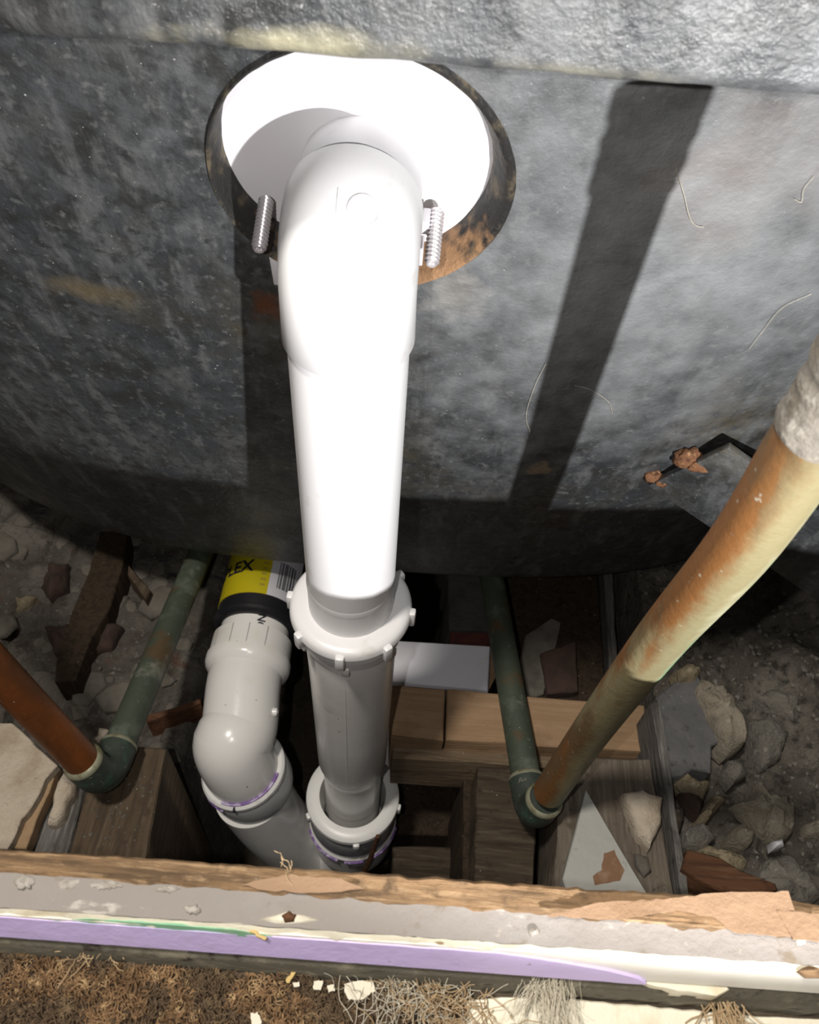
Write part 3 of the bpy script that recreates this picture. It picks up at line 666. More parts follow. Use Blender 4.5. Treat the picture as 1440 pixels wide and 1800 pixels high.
for k in range(5):
    obj('small_print', arc_patch(.03195, 79, 86, .343 + k * .005, .3448 + k * .005, 4), mat('dull_print', (.32, .27, .03), rough=.6) if k == 0 else bpy.data.materials['dull_print'], lab)
lw = obj('label', arc_patch(.0318, 20, 74, .3360, .392), LABELW, coup); lw['label'] = 'white label with a barcode'
for k, (a, w_) in enumerate(((61, 1.2), (58.5, .7), (56.5, 1.4), (54, .6), (52, 1.3), (49.6, 1.6), (47, .7), (45, 1.2), (42, .8), (40, 1.5), (37, .7), (35, 1.2))):
    obj('barcode_bar', arc_patch(.03195, a, a + w_, .3440, .368, 2), INK, lw, smooth=False)

# ------------------------------------------------------------------ copper pipes
def elbow_part(parent, corner, d_in, d_out, r_pipe, mats):
    """capillary elbow: two sockets and the bend between; corner is where the two pipe axes meet"""
    c = Vector(corner); a = -Vector(d_in).normalized(); b = Vector(d_out).normalized()
    R = .017; th = math.acos(max(-1, min(1, -a.dot(b) * -1))) ; pa = c + a * R; pb = c + b * R
    path = [pa + a * .009, pa + a * .002] + [((1 - t) ** 2) * pa + (2 * t * (1 - t)) * c + (t * t) * pb for t in [i / 10 for i in range(11)]] + [pb + b * .002, pb + b * .009]
    o = obj('elbow', tube(path, [r_pipe + .0016] * len(path), 32, True), mats[0], parent, angle=50)
    for p, d in ((path[0], a), (path[-1], b)):
        obj('solder_ring', lathe(p, d, [(-.0015, r_pipe + .0018), (.0002, r_pipe + .0019), (.0016, r_pipe + .0009), (.0022, r_pipe)], 32), mats[1], o)
    return path
RP = .0096
ec = Vector((0.0927, 0.1804, 0.3334))
cr = thing('copper_pipe', (ec.x, ec.y, ec.z - .012), 'copper pipe with green verdigris rising steeply past the right of the tub to an elbow', 'pipe')
top_r = [(0.0935, 0.1412, 0.7095), (0.0963, 0.1478, 0.6621), (0.0993, 0.1654, 0.5786), (0.1008, 0.181, 0.4625), (0.0965, 0.1831, 0.3704)]
tr = [Vector(p) for p in top_r]; d0 = (tr[0] - tr[1]).normalized()
pts = catmull([tr[0] + d0 * .040, tr[0] + d0 * .020] + tr, 10)
obj('pipe', tube(pts, RP, 32, True), COPPER_R, cr)
rd = (Vector((0.0729, 0.345, 0.338)) - ec); rd.z = 0; rd.normalize(); rd.z = -.10; rd.normalize()
elbow_part(cr, ec, (ec - tr[-1]), rd, RP, (ELBOWMAT, SOLDER))
obj('back_pipe', tube([ec + rd * .020, ec + rd * .10, ec + rd * .40], RP, 32, True), PATINA, cr)['label'] = 'dark green tarnished pipe running back under the tub'
wp = [p for p in pts if p.z > tr[0].z + .008][::-1]
obj('lagging', tube(wp, [RP + .0002] + [RP + .0008] * (len(wp) - 2) + [RP], 40, True, wob=.10), CLOTH, cr)['label'] = 'grey crusted cloth wrapped round the upper pipe'
obj('stop_end', lathe(pts[0] - d0 * .008, d0, [(0, RP + .0012), (.0075, RP + .0012), (.0092, RP * .9), (.0098, RP * .5), (.0099, .0001)], 32), CLOTH, cr)
el = Vector((-0.1678, 0.1697, 0.3634))
cl = thing('copper_pipe', (el.x, el.y, el.z - .012), 'brown copper pipe at the left edge with a dark elbow on the timber block', 'pipe')
tl_ = Vector((-0.194, 0.1805, 0.4622)); dl = (tl_ - el).normalized()
obj('pipe', tube([el + dl * .018, el + dl * .1, el + dl * .2, el + dl * .42], RP, 32, True), COPPER_L, cl)
rl = Vector((-0.1641, 0.3307, 0.355)) - el; rl.z = 0; rl.normalize(); rl.z = -.24; rl.normalize()
elbow_part(cl, el, -dl, rl, RP, (ELBOWMAT, SOLDER))
obj('back_pipe', tube([el + rl * .020, el + rl * .10, el + rl * .40], RP, 32, True), PATINA, cl)['label'] = 'dark tarnished pipe running back under the tub'

# ------------------------------------------------------------------ timber in the void
def board(name, poly, z0, z1, m, label, cat='timber', seed=0, amp=.0012, bev=.0012, step=.012, group=None):
    return tag(obj(name, prism(poly, z0, z1, bev, step, amp, seed, lambda x, y: .0008 * noise.noise(Vector((x * 60, y * 60, seed)))), m, angle=35), label, cat, group)
board('timber_block', [(-0.1834, 0.2009), (-0.1429, 0.2036), (-0.1374, 0.1243), (-0.1819, 0.121), (-0.185, 0.17)], .03, .340, OLDWOOD, 'brown timber block speckled with plaster under the left copper elbow', seed=1)
board('timber_block', [(-0.2069, 0.193), (-0.1894, 0.1952), (-0.1869, 0.1699), (-0.1839, 0.1213), (-0.2186, 0.1187), (-0.2134, 0.1601)], .03, .338, GREYWOOD, 'narrow dark timber left of the seam beside the speckled block', seed=2)
board('pine_noggin', [(-0.0031, 0.2758), (0.0361, 0.2757), (0.0363, 0.2366), (-0.0002, 0.2381)], .246, .31, PINE, 'pale pine block behind the white pipe, left of the joint', seed=3, amp=.0004)
board('pine_noggin', [(0.0374, 0.2758), (0.1811, 0.2753), (0.1797, 0.24), (0.0379, 0.2368)], .246, .31, PINE, 'long pale pine board crossing behind the green pipe and right copper pipe', seed=4, amp=.0004)
board('noggin_rail', [(0.0009, 0.2376), (0.1297, 0.24), (0.1291, 0.2304), (0.0017, 0.228)], .245, .292, PINEDARK, 'grey brown rail along the front of the pale pine blocks', seed=5, amp=.0005)
board('timber_sleeper', [(0.0611, 0.2239), (0.1039, 0.2274), (0.0972, 0.1421), (0.0592, 0.1392)], .03, .300, FLOORWOOD, 'dark plaster-smeared timber under the right copper elbow', seed=6)
board('joist_block', [(0.1186, 0.2213), (0.1716, 0.2242), (0.1765, 0.1351), (0.1026, 0.1296), (0.11, 0.1942)], .03, .335, JOISTWOOD, 'weathered timber joist carrying the white triangular offcut', seed=7)
board('deep_board', [(0.003, 0.2879), (0.0658, 0.2931), (0.0672, 0.231), (0.0076, 0.2264)], .03, .13, DARKWOOD, 'dark tan board deep in the void right of the trap', seed=8)
board('deep_board', [(0.008, 0.2079), (0.0665, 0.2125), (0.0683, 0.1644), (0.0116, 0.1602)], .03, .16, FLOORWOOD, 'dark board with scraped grain nearest the sill right of the trap', seed=9)
board('upright_board', [(0.0551, 0.2384), (0.063, 0.2391), (0.0634, 0.1421), (0.0559, 0.1415)], .03, .262, DARKWOOD, 'thin dark board on edge between the deep boards and the sleeper', seed=10, amp=.0005)
board('grey_plank', [(0.1731, 0.2595), (0.1794, 0.2634), (0.1811, 0.2037), (0.1805, 0.1331), (0.1765, 0.1328), (0.1757, 0.1959)], .10, .345, GREYWOOD, 'narrow grey plank on edge between the joist and the rubble', seed=11, amp=.001)
board('grey_slab', [(0.1812, 0.2695), (0.196, 0.282), (0.2131, 0.2898), (0.2162, 0.2797), (0.219, 0.2579), (0.2224, 0.241), (0.2145, 0.2366), (0.2104, 0.218), (0.1983, 0.2188), (0.1896, 0.2128), (0.1826, 0.2122), (0.1811, 0.2338)], .25, .336, SLATE, 'blue grey weathered board behind the yellow stones', seed=12)
board('back_board', [(0.0795, 0.4176), (0.1702, 0.4265), (0.1666, 0.2976), (0.0915, 0.2979)], .02, .262, DARKWOOD, 'dark brown board under the tub behind the right copper pipe', seed=13)
board('back_post', [(0.1731, 0.4289), (0.1813, 0.4297), (0.1756, 0.2989), (0.1683, 0.2982)], .02, .270, GREYWOOD, 'dark upright timber at the right end of the dark brown board', seed=14)
board('red_stick', [(0.1774, 0.1509), (0.1828, 0.1629), (0.2011, 0.1604), (0.2136, 0.1533), (0.2325, 0.1475), (0.2333, 0.1439), (0.2148, 0.1388), (0.1993, 0.1406), (0.1844, 0.1469)], .28, .349, RUSTWOOD, 'red brown split stick lying at the bottom of the rubble', 'stick', seed=15)
board('dark_stick', [(-0.2686, 0.4224), (-0.246, 0.4247), (-0.2387, 0.3826), (-0.2381, 0.344), (-0.2441, 0.3131), (-0.2447, 0.2795), (-0.2603, 0.2771), (-0.2664, 0.3023), (-0.267, 0.3391), (-0.2656, 0.38)], .235, .268, DARKWOOD, 'long dark brown stick running under the tub edge at the left', 'stick', seed=16)
board('thin_stick', [(-0.2368, 0.3917), (-0.2115, 0.3679), (-0.2127, 0.3581), (-0.2346, 0.3819)], .235, .264, OLDWOOD, 'short thin stick between the long brown stick and the left back pipe', 'stick', seed=17, amp=.0006)
board('thin_stick', [(-0.187, 0.258), (-0.1695, 0.2656), (-0.149, 0.2754), (-0.1478, 0.2717), (-0.1661, 0.2608), (-0.1843, 0.2527)], .235, .262, RUSTWOOD, 'thin dark red stick right of the left back pipe', 'stick', seed=18, amp=.0006)
off = thing('painted_offcut', (0.1348, 0.1612, 0.335), 'white painted triangular timber offcut with a bare brown patch', 'offcut')
obj('offcut', prism([(0.1252, 0.1969), (0.157, 0.1374), (0.1469, 0.131), (0.1104, 0.1314), (0.1074, 0.1421)], .3358, .3435, .0008, .02, .0003, 3), PAINTEDWOOD, off, angle=30)
obj('bare_patch', prism([(0.1332, 0.1585), (0.1397, 0.161), (0.1419, 0.1552), (0.1447, 0.1496), (0.1414, 0.1436), (0.1345, 0.1418), (0.1262, 0.1399), (0.1253, 0.1449), (0.131, 0.1485)], .3434, .3438, 0, .003, .0012, 9), BAREWOOD, off)['label'] = 'bare brown patch'
pb = thing('plaster_scrap', (-0.2246, 0.1651, 0.341), 'cream plaster scrap with a tan edge lying below the left copper pipe', 'plaster')
obj('tan_layer', prism([(-0.2664, 0.2008), (-0.2376, 0.2049), (-0.2028, 0.1824), (-0.2024, 0.1751), (-0.2023, 0.1659), (-0.2035, 0.1579), (-0.204, 0.1423), (-0.2045, 0.1329), (-0.2157, 0.1321), (-0.238, 0.1303)], .341, .351, .0006, .006, .0008, 4), TANEDGE, pb, angle=30)
obj('cream_face', prism([(-0.2635, 0.2007), (-0.2368, 0.2041), (-0.222, 0.1945), (-0.2002, 0.1799), (-0.2046, 0.1708), (-0.2048, 0.1628), (-0.2075, 0.1509), (-0.2099, 0.1469), (-0.2108, 0.1337), (-0.2123, 0.13), (-0.2342, 0.1283)], .351, .358, .0006, .006, .0012, 5), CREAMPLASTER, pb, angle=30)

# ------------------------------------------------------------------ under the tub at the back
wb = thing('white_box', (0.0488, 0.4468, 0.03), 'stained white box standing behind the pale pine blocks', 'box')
obj('box_body', prism([(-0.0192, 0.3337), (0.0736, 0.3359), (0.0719, 0.2965), (-0.0159, 0.2975)], .03, .272, .001), WHITEBOARD, wb, angle=30)
obj('box_edge', prism([(0.0746, 0.3362), (0.0774, 0.3359), (0.0782, 0.3109), (0.0732, 0.2996)], .03, .268, 0), PINE, wb)
board('grey_block', [(0.0372, 0.4494), (0.0816, 0.4539), (0.0813, 0.3646), (0.0411, 0.362)], .03, .25, GREYSLAB, 'dark grey block under the tub left of the green back pipe', 'block', seed=20)
board('red_brick', [(0.043, 0.3629), (0.0819, 0.3653), (0.0819, 0.3542), (0.0433, 0.3518)], .03, .245, REDBRICK, 'dull red brick behind the stained white box', 'brick', seed=21)
board('plaster_patch', [(0.1034, 0.3525), (0.1263, 0.3711), (0.1337, 0.3674), (0.1271, 0.3398), (0.1162, 0.3005), (0.1018, 0.2943), (0.0981, 0.3243)], .262, .267, FLAKE, 'pale plaster sheet on the dark brown board right of the green pipe', 'plaster', seed=22, step=.006)
board('brown_scrap', [(0.1144, 0.3335), (0.1438, 0.3477), (0.1427, 0.3028), (0.1183, 0.2977)], .2625, .272, FLAKEDARK, 'dark brown scrap beside the pale plaster sheet under the tub', 'scrap', seed=23, step=.006)

# ------------------------------------------------------------------ rubble bed and stones on the right
def bed_z(x, y):
    e = sm(.180, .188, x)
    n = noise.fractal(Vector((x * 34, y * 34, 7.7)), 1.0, 2.0, 5)
    return .02 + (.295 + n * .012 + .035 * sm(.22, .36, x)) * e
tag(obj('mortar_footing', ground_mesh(.180, .46, .02, .55, 130, 200, bed_z), MORTARBED), 'dark gritty mortar footing under the stones at the right', 'footing')
ZS = .338
def stone(poly, h, m, label, seed, cat='stone', name='stone', z0=None, **k):
    return tag(obj(name, lump(poly, (ZS - h if z0 is None else z0), h, seed, **k), m, angle=70), label, cat)
Q = '1140,1180,4.287'
stone([(0.2141, 0.2852), (0.2228, 0.2818), (0.2324, 0.2736), (0.2371, 0.2602), (0.2377, 0.2449), (0.2353, 0.2373), (0.2246, 0.2318), (0.2201, 0.236), (0.2135, 0.2542), (0.2079, 0.2754)], .030, STONE_B, 'long beige mortar lump with a dark pit, behind the other stones', 31, dome=.9, z0=.318)
stone([(0.1861, 0.2108), (0.1952, 0.2195), (0.2017, 0.2165), (0.2116, 0.2138), (0.206, 0.2012), (0.1994, 0.2024), (0.1889, 0.2067)], .024, STONE_Y, 'small yellow stone beside the grey plank at the foot of the grey slab', 32)
stone([(0.2006, 0.1914), (0.2139, 0.207), (0.2219, 0.2042), (0.2136, 0.1958), (0.2044, 0.1868), (0.201, 0.1865)], .026, STONE_Y, 'slim yellow stone standing between the small yellow stone and the big beige stone', 33)
stone([(0.2261, 0.2022), (0.2422, 0.2104), (0.2448, 0.2185), (0.2492, 0.211), (0.2634, 0.2095), (0.266, 0.192), (0.2587, 0.1824), (0.248, 0.1791), (0.2379, 0.1824), (0.2319, 0.1934)], .034, STONE_B, 'largest beige stone near the right edge, with a pointed top', 34, dome=.85)
stone([(0.1851, 0.1643), (0.2032, 0.1744), (0.2228, 0.1736), (0.2294, 0.1654), (0.2258, 0.1597), (0.214, 0.1534), (0.2009, 0.1609)], .030, STONE_Y, 'wide yellowish stone lying directly above the red brown stick', 35)
stone([(0.2238, 0.1875), (0.2312, 0.1905), (0.2349, 0.1802), (0.2295, 0.1741), (0.2177, 0.1772)], .028, STONE_B, 'rounded tan stone in the middle below the big beige stone', 36)
stone([(0.2235, 0.1521), (0.2351, 0.1653), (0.2531, 0.1729), (0.265, 0.1614), (0.27, 0.1496), (0.26, 0.1386), (0.2452, 0.1389), (0.2303, 0.1429)], .034, STONE_G, 'large flat grey stone at the lower right against the sill', 37, dome=.9)
stone([(0.2387, 0.174), (0.2467, 0.177), (0.2454, 0.1713), (0.2384, 0.1692)], .012, LABELW, 'small pale square chip on top of the large grey stone', 38, 'chip', 'chip', z0=.334, step=.003, amp=.0004)
stone([(0.1901, 0.1822), (0.2018, 0.1872), (0.2111, 0.1781), (0.1981, 0.1699), (0.1885, 0.1715)], .024, STONE_G, 'rough grey lump left of the rounded tan stone', 39)
stone([(0.19, 0.2057), (0.2059, 0.2026), (0.2005, 0.1903), (0.1938, 0.1965)], .020, FLAKEDARK, 'reddish brown pebble under the small yellow stone', 40, 'pebble', 'pebble')
stone([(0.2685, 0.1917), (0.2771, 0.1957), (0.2864, 0.1923), (0.2773, 0.1833), (0.2673, 0.1833)], .026, STONE_B, 'beige fragment cut off by the right edge beside the largest beige stone', 41)
stone([(0.1763, 0.1978), (0.1922, 0.1957), (0.1873, 0.1803), (0.1761, 0.1835)], .022, DIRT, 'dark fuzzy clump against the grey plank', 42, 'clump', 'dirt_clump')
stone([(0.1967, 0.291), (0.2096, 0.2967), (0.2159, 0.2909), (0.2088, 0.2815), (0.1984, 0.2814)], .024, STONE_Y, 'yellow lump just below the copper pipe, topmost of the rubble', 43, z0=.322)
stone([(0.2471, 0.2604), (0.2635, 0.2687), (0.2729, 0.2539), (0.2652, 0.2363), (0.2488, 0.2258), (0.247, 0.2385)], .026, STONE_G, 'flat grey mortar lump right of the long beige lump', 44)
stone([(0.2555, 0.2791), (0.2719, 0.2898), (0.2867, 0.2808), (0.2797, 0.2632), (0.2658, 0.2709)], .024, STONE_G, 'grey mortar lump highest at the right under the tub leg', 45)
stone([(0.227, 0.2312), (0.2374, 0.2303), (0.237, 0.2194), (0.2252, 0.2123), (0.2217, 0.2217)], .020, STONE_G, 'small grey lump under the tip of the long beige lump', 46)
stone([(0.1481, 0.1962), (0.1611, 0.1998), (0.1739, 0.1958), (0.1701, 0.1779), (0.162, 0.1637), (0.1555, 0.1699), (0.1514, 0.1833)], .014, CREAMPLASTER, 'cream plaster lump on the joist right of the white offcut', 47, 'plaster', 'plaster_lump', z0=.334, dome=.95, rough=.12)
stone([(0.1538, 0.1618), (0.1613, 0.1601), (0.163, 0.152), (0.1581, 0.1484), (0.1537, 0.1546)], .008, FLAKE, 'small pale plaster chip below the cream lump on the joist', 48, 'plaster', 'plaster_lump', z0=.334)
stone([(-0.199, 0.1803), (-0.1901, 0.1733), (-0.1892, 0.1673), (-0.1915, 0.1621), (-0.1909, 0.1543), (-0.1941, 0.1492), (-0.1987, 0.1483), (-0.1986, 0.1566), (-0.2005, 0.1654), (-0.2011, 0.1745)], .012, CREAMPLASTER, 'long cream plaster lump beside the cream scrap, below the left elbow', 49, 'plaster', 'plaster_lump', z0=.338, dome=.95, rough=.15)
stone([(-0.1928, 0.2183), (-0.1872, 0.2177), (-0.1842, 0.2168), (-0.1835, 0.2088), (-0.1834, 0.1976), (-0.1841, 0.1932), (-0.1961, 0.2044)], .030, CREAMPLASTER, 'upright cream plaster piece in the crook of the left copper elbow', 50, 'plaster', 'plaster_lump', z0=.305, dome=.95, rough=.12)
stone([(-0.2285, 0.2306), (-0.2177, 0.2268), (-0.2137, 0.2212), (-0.2061, 0.2166), (-0.2056, 0.2131), (-0.2115, 0.2144), (-0.2194, 0.2219)], .020, CREAMPLASTER, 'ragged cream plaster crumb behind the left copper pipe', 51, 'plaster', 'plaster_lump', z0=.30, rough=.15)
stone([(-0.3091, 0.3951), (-0.2921, 0.3955), (-0.2872, 0.3734), (-0.2971, 0.3598), (-0.3088, 0.3702)], .020, FLAKEDARK, 'dark red broken piece on the rubble at far left', 52, 'fragment', 'fragment', z0=.24)
stone([(-0.3257, 0.3571), (-0.3076, 0.3599), (-0.3112, 0.35), (-0.3203, 0.3453)], .018, STONE_Y, 'yellowish flat stone at the far left of the rubble', 53, z0=.24)
stone([(-0.2411, 0.3401), (-0.229, 0.3385), (-0.2329, 0.3168), (-0.2437, 0.3148)], .016, FLAKEDARK, 'dark red flake touching the long brown stick', 54, 'fragment', 'fragment', z0=.244)
stone([(-0.2924, 0.3326), (-0.2719, 0.3383), (-0.2676, 0.3137), (-0.2774, 0.3102)], .016, FLAKEDARK, 'brown chip left of the long brown stick', 55, 'fragment', 'fragment', z0=.242)
# loose pale flakes: one built, the rest copies
proto = None; rnd = random.Random(5); made = 0
protos = []
for k in range(5):
    pl = [((.0075 + .003 * rnd.random()) * math.cos(2 * math.pi * (i + .5 * rnd.random()) / 7), (.0055 + .003 * rnd.random()) * math.sin(2 * math.pi * (i + .5 * rnd.random()) / 7)) for i in range(7)]
    o = obj('plaster_flake', lump(pl, 0, .005, 60 + k, step=.004, amp=.0006), FLAKE, base=(0, 0, 0), angle=60)
    protos.append(o)
first = {k: True for k in range(5)}
while made < 64:
    x = rnd.uniform(-.36, -.145); y = rnd.uniform(.20, .47)
    if y < .235 and x > -.20: continue
    k = made % 5; o = protos[k]
    if not first[k]: o = protos[k].copy(); COL.objects.link(o)
    first[k] = False; s_ = rnd.choice((.5, .8, 1.1, 1.5, 2.0))
    o.location = (x, y, heap_z(x, y) - .001 * s_); o.rotation_euler = (rnd.uniform(-.12, .12), rnd.uniform(-.12, .12), rnd.uniform(0, 6.28)); o.scale = (s_, s_, s_ * .8)
    tag(o, 'pale plaster flake lying loose on the rubble under the left end of the tub', 'flake', 'loose plaster flakes under the tub'); made += 1
# grit: far too fine to count
def grit(name, n, area, zf, r0, r1, m, seed, parent):
    rn = random.Random(seed); ms = []
    for i in range(n):
        x = rn.uniform(area[0], area[1]); y = rn.uniform(area[2], area[3]); r = rn.uniform(r0, r1) ; z = zf(x, y) + r * .2
        V = [(x + r * math.cos(a + i) * rn.uniform(.6, 1.2), y + r * math.sin(a + i) * rn.uniform(.6, 1.2), z) for a in (0, 1.6, 3.1, 4.7)] + [(x + r * .2, y, z + r * .8)]
        ms.append((V, [(0, 1, 4), (1, 2, 4), (2, 3, 4), (3, 0, 4), (3, 2, 1, 0)]))
    return stuff(obj(name, join(*ms), m, parent, smooth=False))
by_name = lambda n_: bpy.data.objects[n_]
grit('grit', 900, (.19, .40, .10, .42), bed_z, .0008, .003, STONE_G, 3, by_name('mortar_footing'))
grit('grit', 500, (-.36, -.15, .20, .45), heap_z, .0006, .0022, FLAKE, 4, by_name('floor.001'))
grit('plaster_specks', 80, (-.178, -.145, .14, .20), lambda x, y: .340, .0004, .0014, FLAKE, 6, by_name('timber_block'))
grit('plaster_specks', 40, (.116, .17, .14, .215), lambda x, y: .335, .0004, .0014, FLAKE, 8, by_name('joist_block'))
# rusty rod and fibres
tip = Vector((-0.0042, 0.1922, 0.2336)); foot = Vector((-0.015, 0.1878, 0.14)); dd = (foot - tip).normalized()
tag(obj('rusty_rod', tube([tip, tip.lerp(foot, .5) + Vector((.0012, 0, 0)), foot, foot + dd * ((foot.z - .02) / -dd.z if dd.z else .05) * .9], [.0015, .0021, .0021, .0021], 12, True, .15), RUSTWOOD), 'thin rusty rod standing in front of the trap', 'rod')

# ------------------------------------------------------------------ carpet and floor on this side
def carpet_edge(x): return .0475 if x < -.02 else .0455
CX1 = .010
tag(obj('carpet', strip(ln(.0440, .0440), -.05, .573, .575, .5702, x0=-.33, x1=CX1, n=120, jz=.0008), CARPETBASE), 'brown looped carpet in front of the cut wall', 'carpet')
rn = random.Random(11)
def tuft_mesh(r, n, rn, x, y, z, lean):
    ms = []
    for k in range(n):
        a = rn.uniform(0, 6.28); d = rn.uniform(.1, 1) * r; bx, by = x + d * math.cos(a) * .6, y + d * math.sin(a) * .6
        h = rn.uniform(.7, 1.15) * r * 2.0; sx_, sy_ = lean[0] + math.cos(a) * .8, lean[1] + math.sin(a) * .8; c = rn.uniform(-.9, .9)
        P = [(bx, by, z), (bx + sx_ * r * .4, by + sy_ * r * .4, z + h * .75), (bx + (sx_ - sy_ * c * .4) * r * .9, by + (sy_ + sx_ * c * .4) * r * .9, z + h),
             (bx + (sx_ - sy_ * c) * r * 1.25, by + (sy_ + sx_ * c) * r * 1.25, z + h * .86), (bx + (sx_ - sy_ * c * 2) * r * 1.3, by + (sy_ + sx_ * c * 2) * r * 1.3, z + h * .55)]
        q = r * rn.uniform(.10, .17)
        ms.append(tube(P, [q, q, q, q, q * .6], 4, False))
    return join(*ms)
groups = [[], []]
yy = -.012
row = 0
while yy < .0435:
    xx = -.140 + (row % 2) * .0012
    while xx < CX1 + .002:
        x = xx + rn.uniform(-.0006, .0006); y = yy + rn.uniform(-.0006, .0006)
        v = noise.fractal(Vector((x * 60, y * 60, 3)), 1, 2, 3) + .12 * (rn.random() - .5)
        # dark yarn more frequent close to the wall and towards the right end
        g = 1 if v > .10 - .28 * sm(.030, .043, y) - .25 * sm(-.03, 0, x) else 0
        if not (x > -.004 and rn.random() < .45):
            lean = (noise.noise(Vector((x * 90, y * 90, 0))) * .9, noise.noise(Vector((x * 90, y * 90, 9))) * .9)
            groups[g].append(tuft_mesh(.0013 * rn.uniform(.8, 1.2), 9, rn, x, y, .5742, lean))
        xx += .0021
    yy += .0020; row += 1
stuff(tag(obj('carpet_pile', join(*groups[0]), TUFT_A), 'golden brown carpet tufts in front of the cut wall', 'carpet pile'))
stuff(tag(obj('carpet_pile', join(*groups[1]), TUFT_B), 'dark brown carpet tufts near the cut wall', 'carpet pile'))
# painted boards on the right, beyond the carpet's frayed end
cb = board('painted_floorboard', [(0.0281, 0.0414), (0.0416, 0.0432), (0.0585, 0.0438), (0.0787, 0.0438), (0.0989, 0.0434), (0.114, 0.0433), (0.1395, 0.0442), (0.1226, -0.0184), (0.0294, -0.0238)], .5702, .574, CREAMPAINT, 'cream painted board in front of the dark gap at the lower right', 'board', seed=30, amp=.0006, step=.003, bev=.0005)
tag(obj('cream_ledge', prism([(0.0752, 0.0497), (0.0875, 0.0497), (0.0998, 0.048), (0.1004, 0.0464), (0.0966, 0.0444), (0.0851, 0.0447), (0.0754, 0.0463)], .586, .592, .0006, .003, .0004, 2), CREAMPAINT), 'broken cream painted ledge above the dark gap at the lower right', 'ledge')
def flake(px_poly, z, h, m, label, seed, cat='flake', name='paint_flake'):
    return tag(obj(name, prism(px_poly, z, z + h, 0, .0006, .0005, seed, lambda x, y: .0006 * noise.noise(Vector((x * 200, y * 200, seed)))), m), label, cat)
CZ = .5772
flake([(-0.0079, 0.0423), (-0.0039, 0.0435), (0.0004, 0.0435), (0.0013, 0.0412), (-0.0026, 0.0387), (-0.006, 0.0383), (-0.0076, 0.0403)], CZ, .0012, FIBRE_W, 'largest pinkish white paint flake on the carpet', 1)
flake([(-0.0167, 0.0424), (-0.0142, 0.0428), (-0.0145, 0.0403), (-0.0166, 0.0403)], CZ, .0012, FIBRE_W, 'white paint flake left of the largest flake on the carpet', 2)
flake([(-0.0128, 0.0416), (-0.0108, 0.0421), (-0.0104, 0.0404), (-0.0122, 0.0399)], CZ, .001, FIBRE_W, 'tiny white paint flake between the two larger ones', 3)
flake([(-0.0086, 0.0498), (-0.0063, 0.0502), (-0.0058, 0.0491), (-0.0074, 0.0484)], CZ, .0012, FIBRE_W, 'white crumb by the purple paint above the largest flake', 4)
flake([(-0.0249, 0.0419), (-0.0231, 0.0451), (-0.0221, 0.0446), (-0.0237, 0.0415)], CZ, .0014, YELLOWCHIP, 'yellow splinter lying on the carpet', 5, 'splinter', 'splinter')
flake([(-0.0335, 0.0333), (-0.0317, 0.0337), (-0.0299, 0.0312), (-0.0314, 0.0301), (-0.0328, 0.0307)], CZ, .0014, FIBRE_W, 'white paint flake cut off by the bottom edge of the carpet', 6)
flake([(-0.0228, 0.0416), (-0.021, 0.042), (-0.0206, 0.0409), (-0.0222, 0.0405)], CZ, .001, FIBRE_W, 'small white crumb below the yellow splinter', 7)
flake([(-0.0358, 0.0479), (-0.035, 0.0481), (-0.0346, 0.0467), (-0.0354, 0.0466)], CZ, .001, FIBRE_W, 'small white crumb under the lilac paint, left of the fibres', 8)
flake([(0.1136, 0.056), (0.1156, 0.0577), (0.1169, 0.0572), (0.1158, 0.0556), (0.1138, 0.0551)], .6092, .0012, WHITEPAINT, 'white paint chip on the grey plaster at the right', 9)
flake([(-0.0359, 0.0496), (-0.0348, 0.05), (-0.0289, 0.0474), (-0.0294, 0.0468)], .6046, .0012, YELLOWCHIP, 'tan splinter across the lilac paint', 10, 'splinter', 'splinter')
# frayed fibres
def strands(name, n, base, spread, length, dirv, m, label, seed, r=.00008, curl=1.0):
    rn = random.Random(seed); ms = []
    for i in range(n):
        p = Vector(base) + Vector((rn.gauss(0, spread[0]), rn.gauss(0, spread[1]), rn.gauss(0, spread[2]))); d = Vector(dirv) + Vector((rn.gauss(0, .5), rn.gauss(0, .5), rn.gauss(0, .3))) * curl
        d.normalize(); P = [p]; L = length * rn.uniform(.4, 1.2)
        for s in range(6):
            d = (d + Vector((rn.gauss(0, .35), rn.gauss(0, .35), rn.gauss(0, .25))) * curl).normalized(); q = P[-1] + d * L / 6
            if q.z < .5745: q.z = .5745
            P.append(q)
        ms.append(tube(catmull(P, 2), r, 4, False))
    return stuff(tag(obj(name, join(*ms), m), label, 'fibres'))
strands('frayed_fibres', 150, (0.0498, 0.0471, 0.59), (.0035, .0015, .0015), .016, (.0, -.8, -.6), FIBRE_W, 'white frayed fibre tuft hanging under the lilac paint', 1, curl=.5)
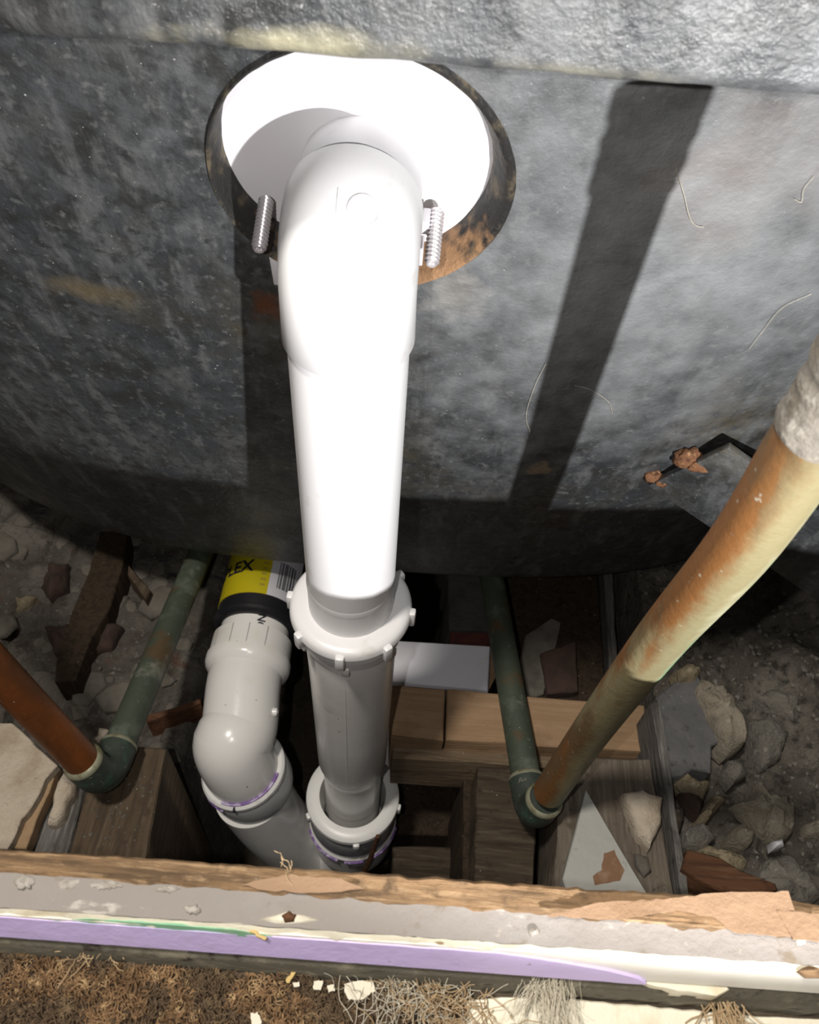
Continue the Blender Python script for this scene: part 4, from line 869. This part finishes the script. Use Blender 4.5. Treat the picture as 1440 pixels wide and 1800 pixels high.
strands('frayed_fibres', 130, (0.0112, 0.0433, 0.576), (.0075, .004, .001), .018, (.0, -.2, .5), FIBRE_W, 'pale curly fibres at the frayed carpet end', 2, r=.00009)
strands('frayed_fibres', 170, (0.0197, 0.0381, 0.576), (.007, .004, .001), .012, (.1, -.2, .5), FIBRE_T, 'tan frayed fibres at the carpet end', 3, r=.00015)
strands('frayed_fibres', 60, (0.1028, 0.044, 0.58), (.0025, .003, .002), .014, (.1, -.9, .1), FIBRE_T, 'tan fibre clump hanging from the broken cream ledge', 4, r=.00022, curl=.5)
strands('frayed_fibres', 60, (-0.0816, 0.0478, 0.58), (.004, .002, .001), .008, (0, -.4, .7), FIBRE_T, 'loose tan tuft standing out of the carpet at the left', 5, r=.00014)
strands('lint', 7, (-0.0257, 0.0637, 0.611), (.0008, .0008, .0005), .006, (0, .3, .8), FIBRE_T, 'tuft of lint on the rough lath edge in the middle', 6, r=.00012)
# threads clinging to the tub
def thread(pts, label):
    P = catmull([Vector(p) for p in pts], 5)
    for p in P: p.y += plan(p.x) - .0012
    return tag(obj('cobweb_thread', tube(P, .00010, 5, False), FIBRE_W), label, 'thread')
thread([(0.0763, 0.2541, 0.7195), (0.0828, 0.2568, 0.7087), (0.088, 0.2591, 0.6994), (0.0918, 0.26, 0.6959), (0.0944, 0.2601, 0.6954)], 'white thread stuck to the tub right of the diagonal shadow')
thread([(0.1229, 0.2547, 0.7174), (0.1221, 0.256, 0.7122), (0.124, 0.2573, 0.7069), (0.1208, 0.2569, 0.7083)], 'white thread on the tub at the right edge')
thread([(0.0545, 0.2804, 0.6143), (0.0527, 0.2848, 0.5967), (0.0528, 0.2907, 0.5727), (0.0573, 0.2945, 0.5576)], 'pale cobweb thread across the lower diagonal shadow')
thread([(0.0704, 0.2841, 0.5992), (0.0791, 0.285, 0.5958), (0.0893, 0.2872, 0.5869), (0.0943, 0.2898, 0.5763)], 'pale cobweb thread just right of the diagonal shadow')
thread([(0.1411, 0.2775, 0.6258), (0.1419, 0.2746, 0.6376), (0.1433, 0.2709, 0.6522), (0.1518, 0.269, 0.66)], 'pale scratchy thread low on the right of the tub')
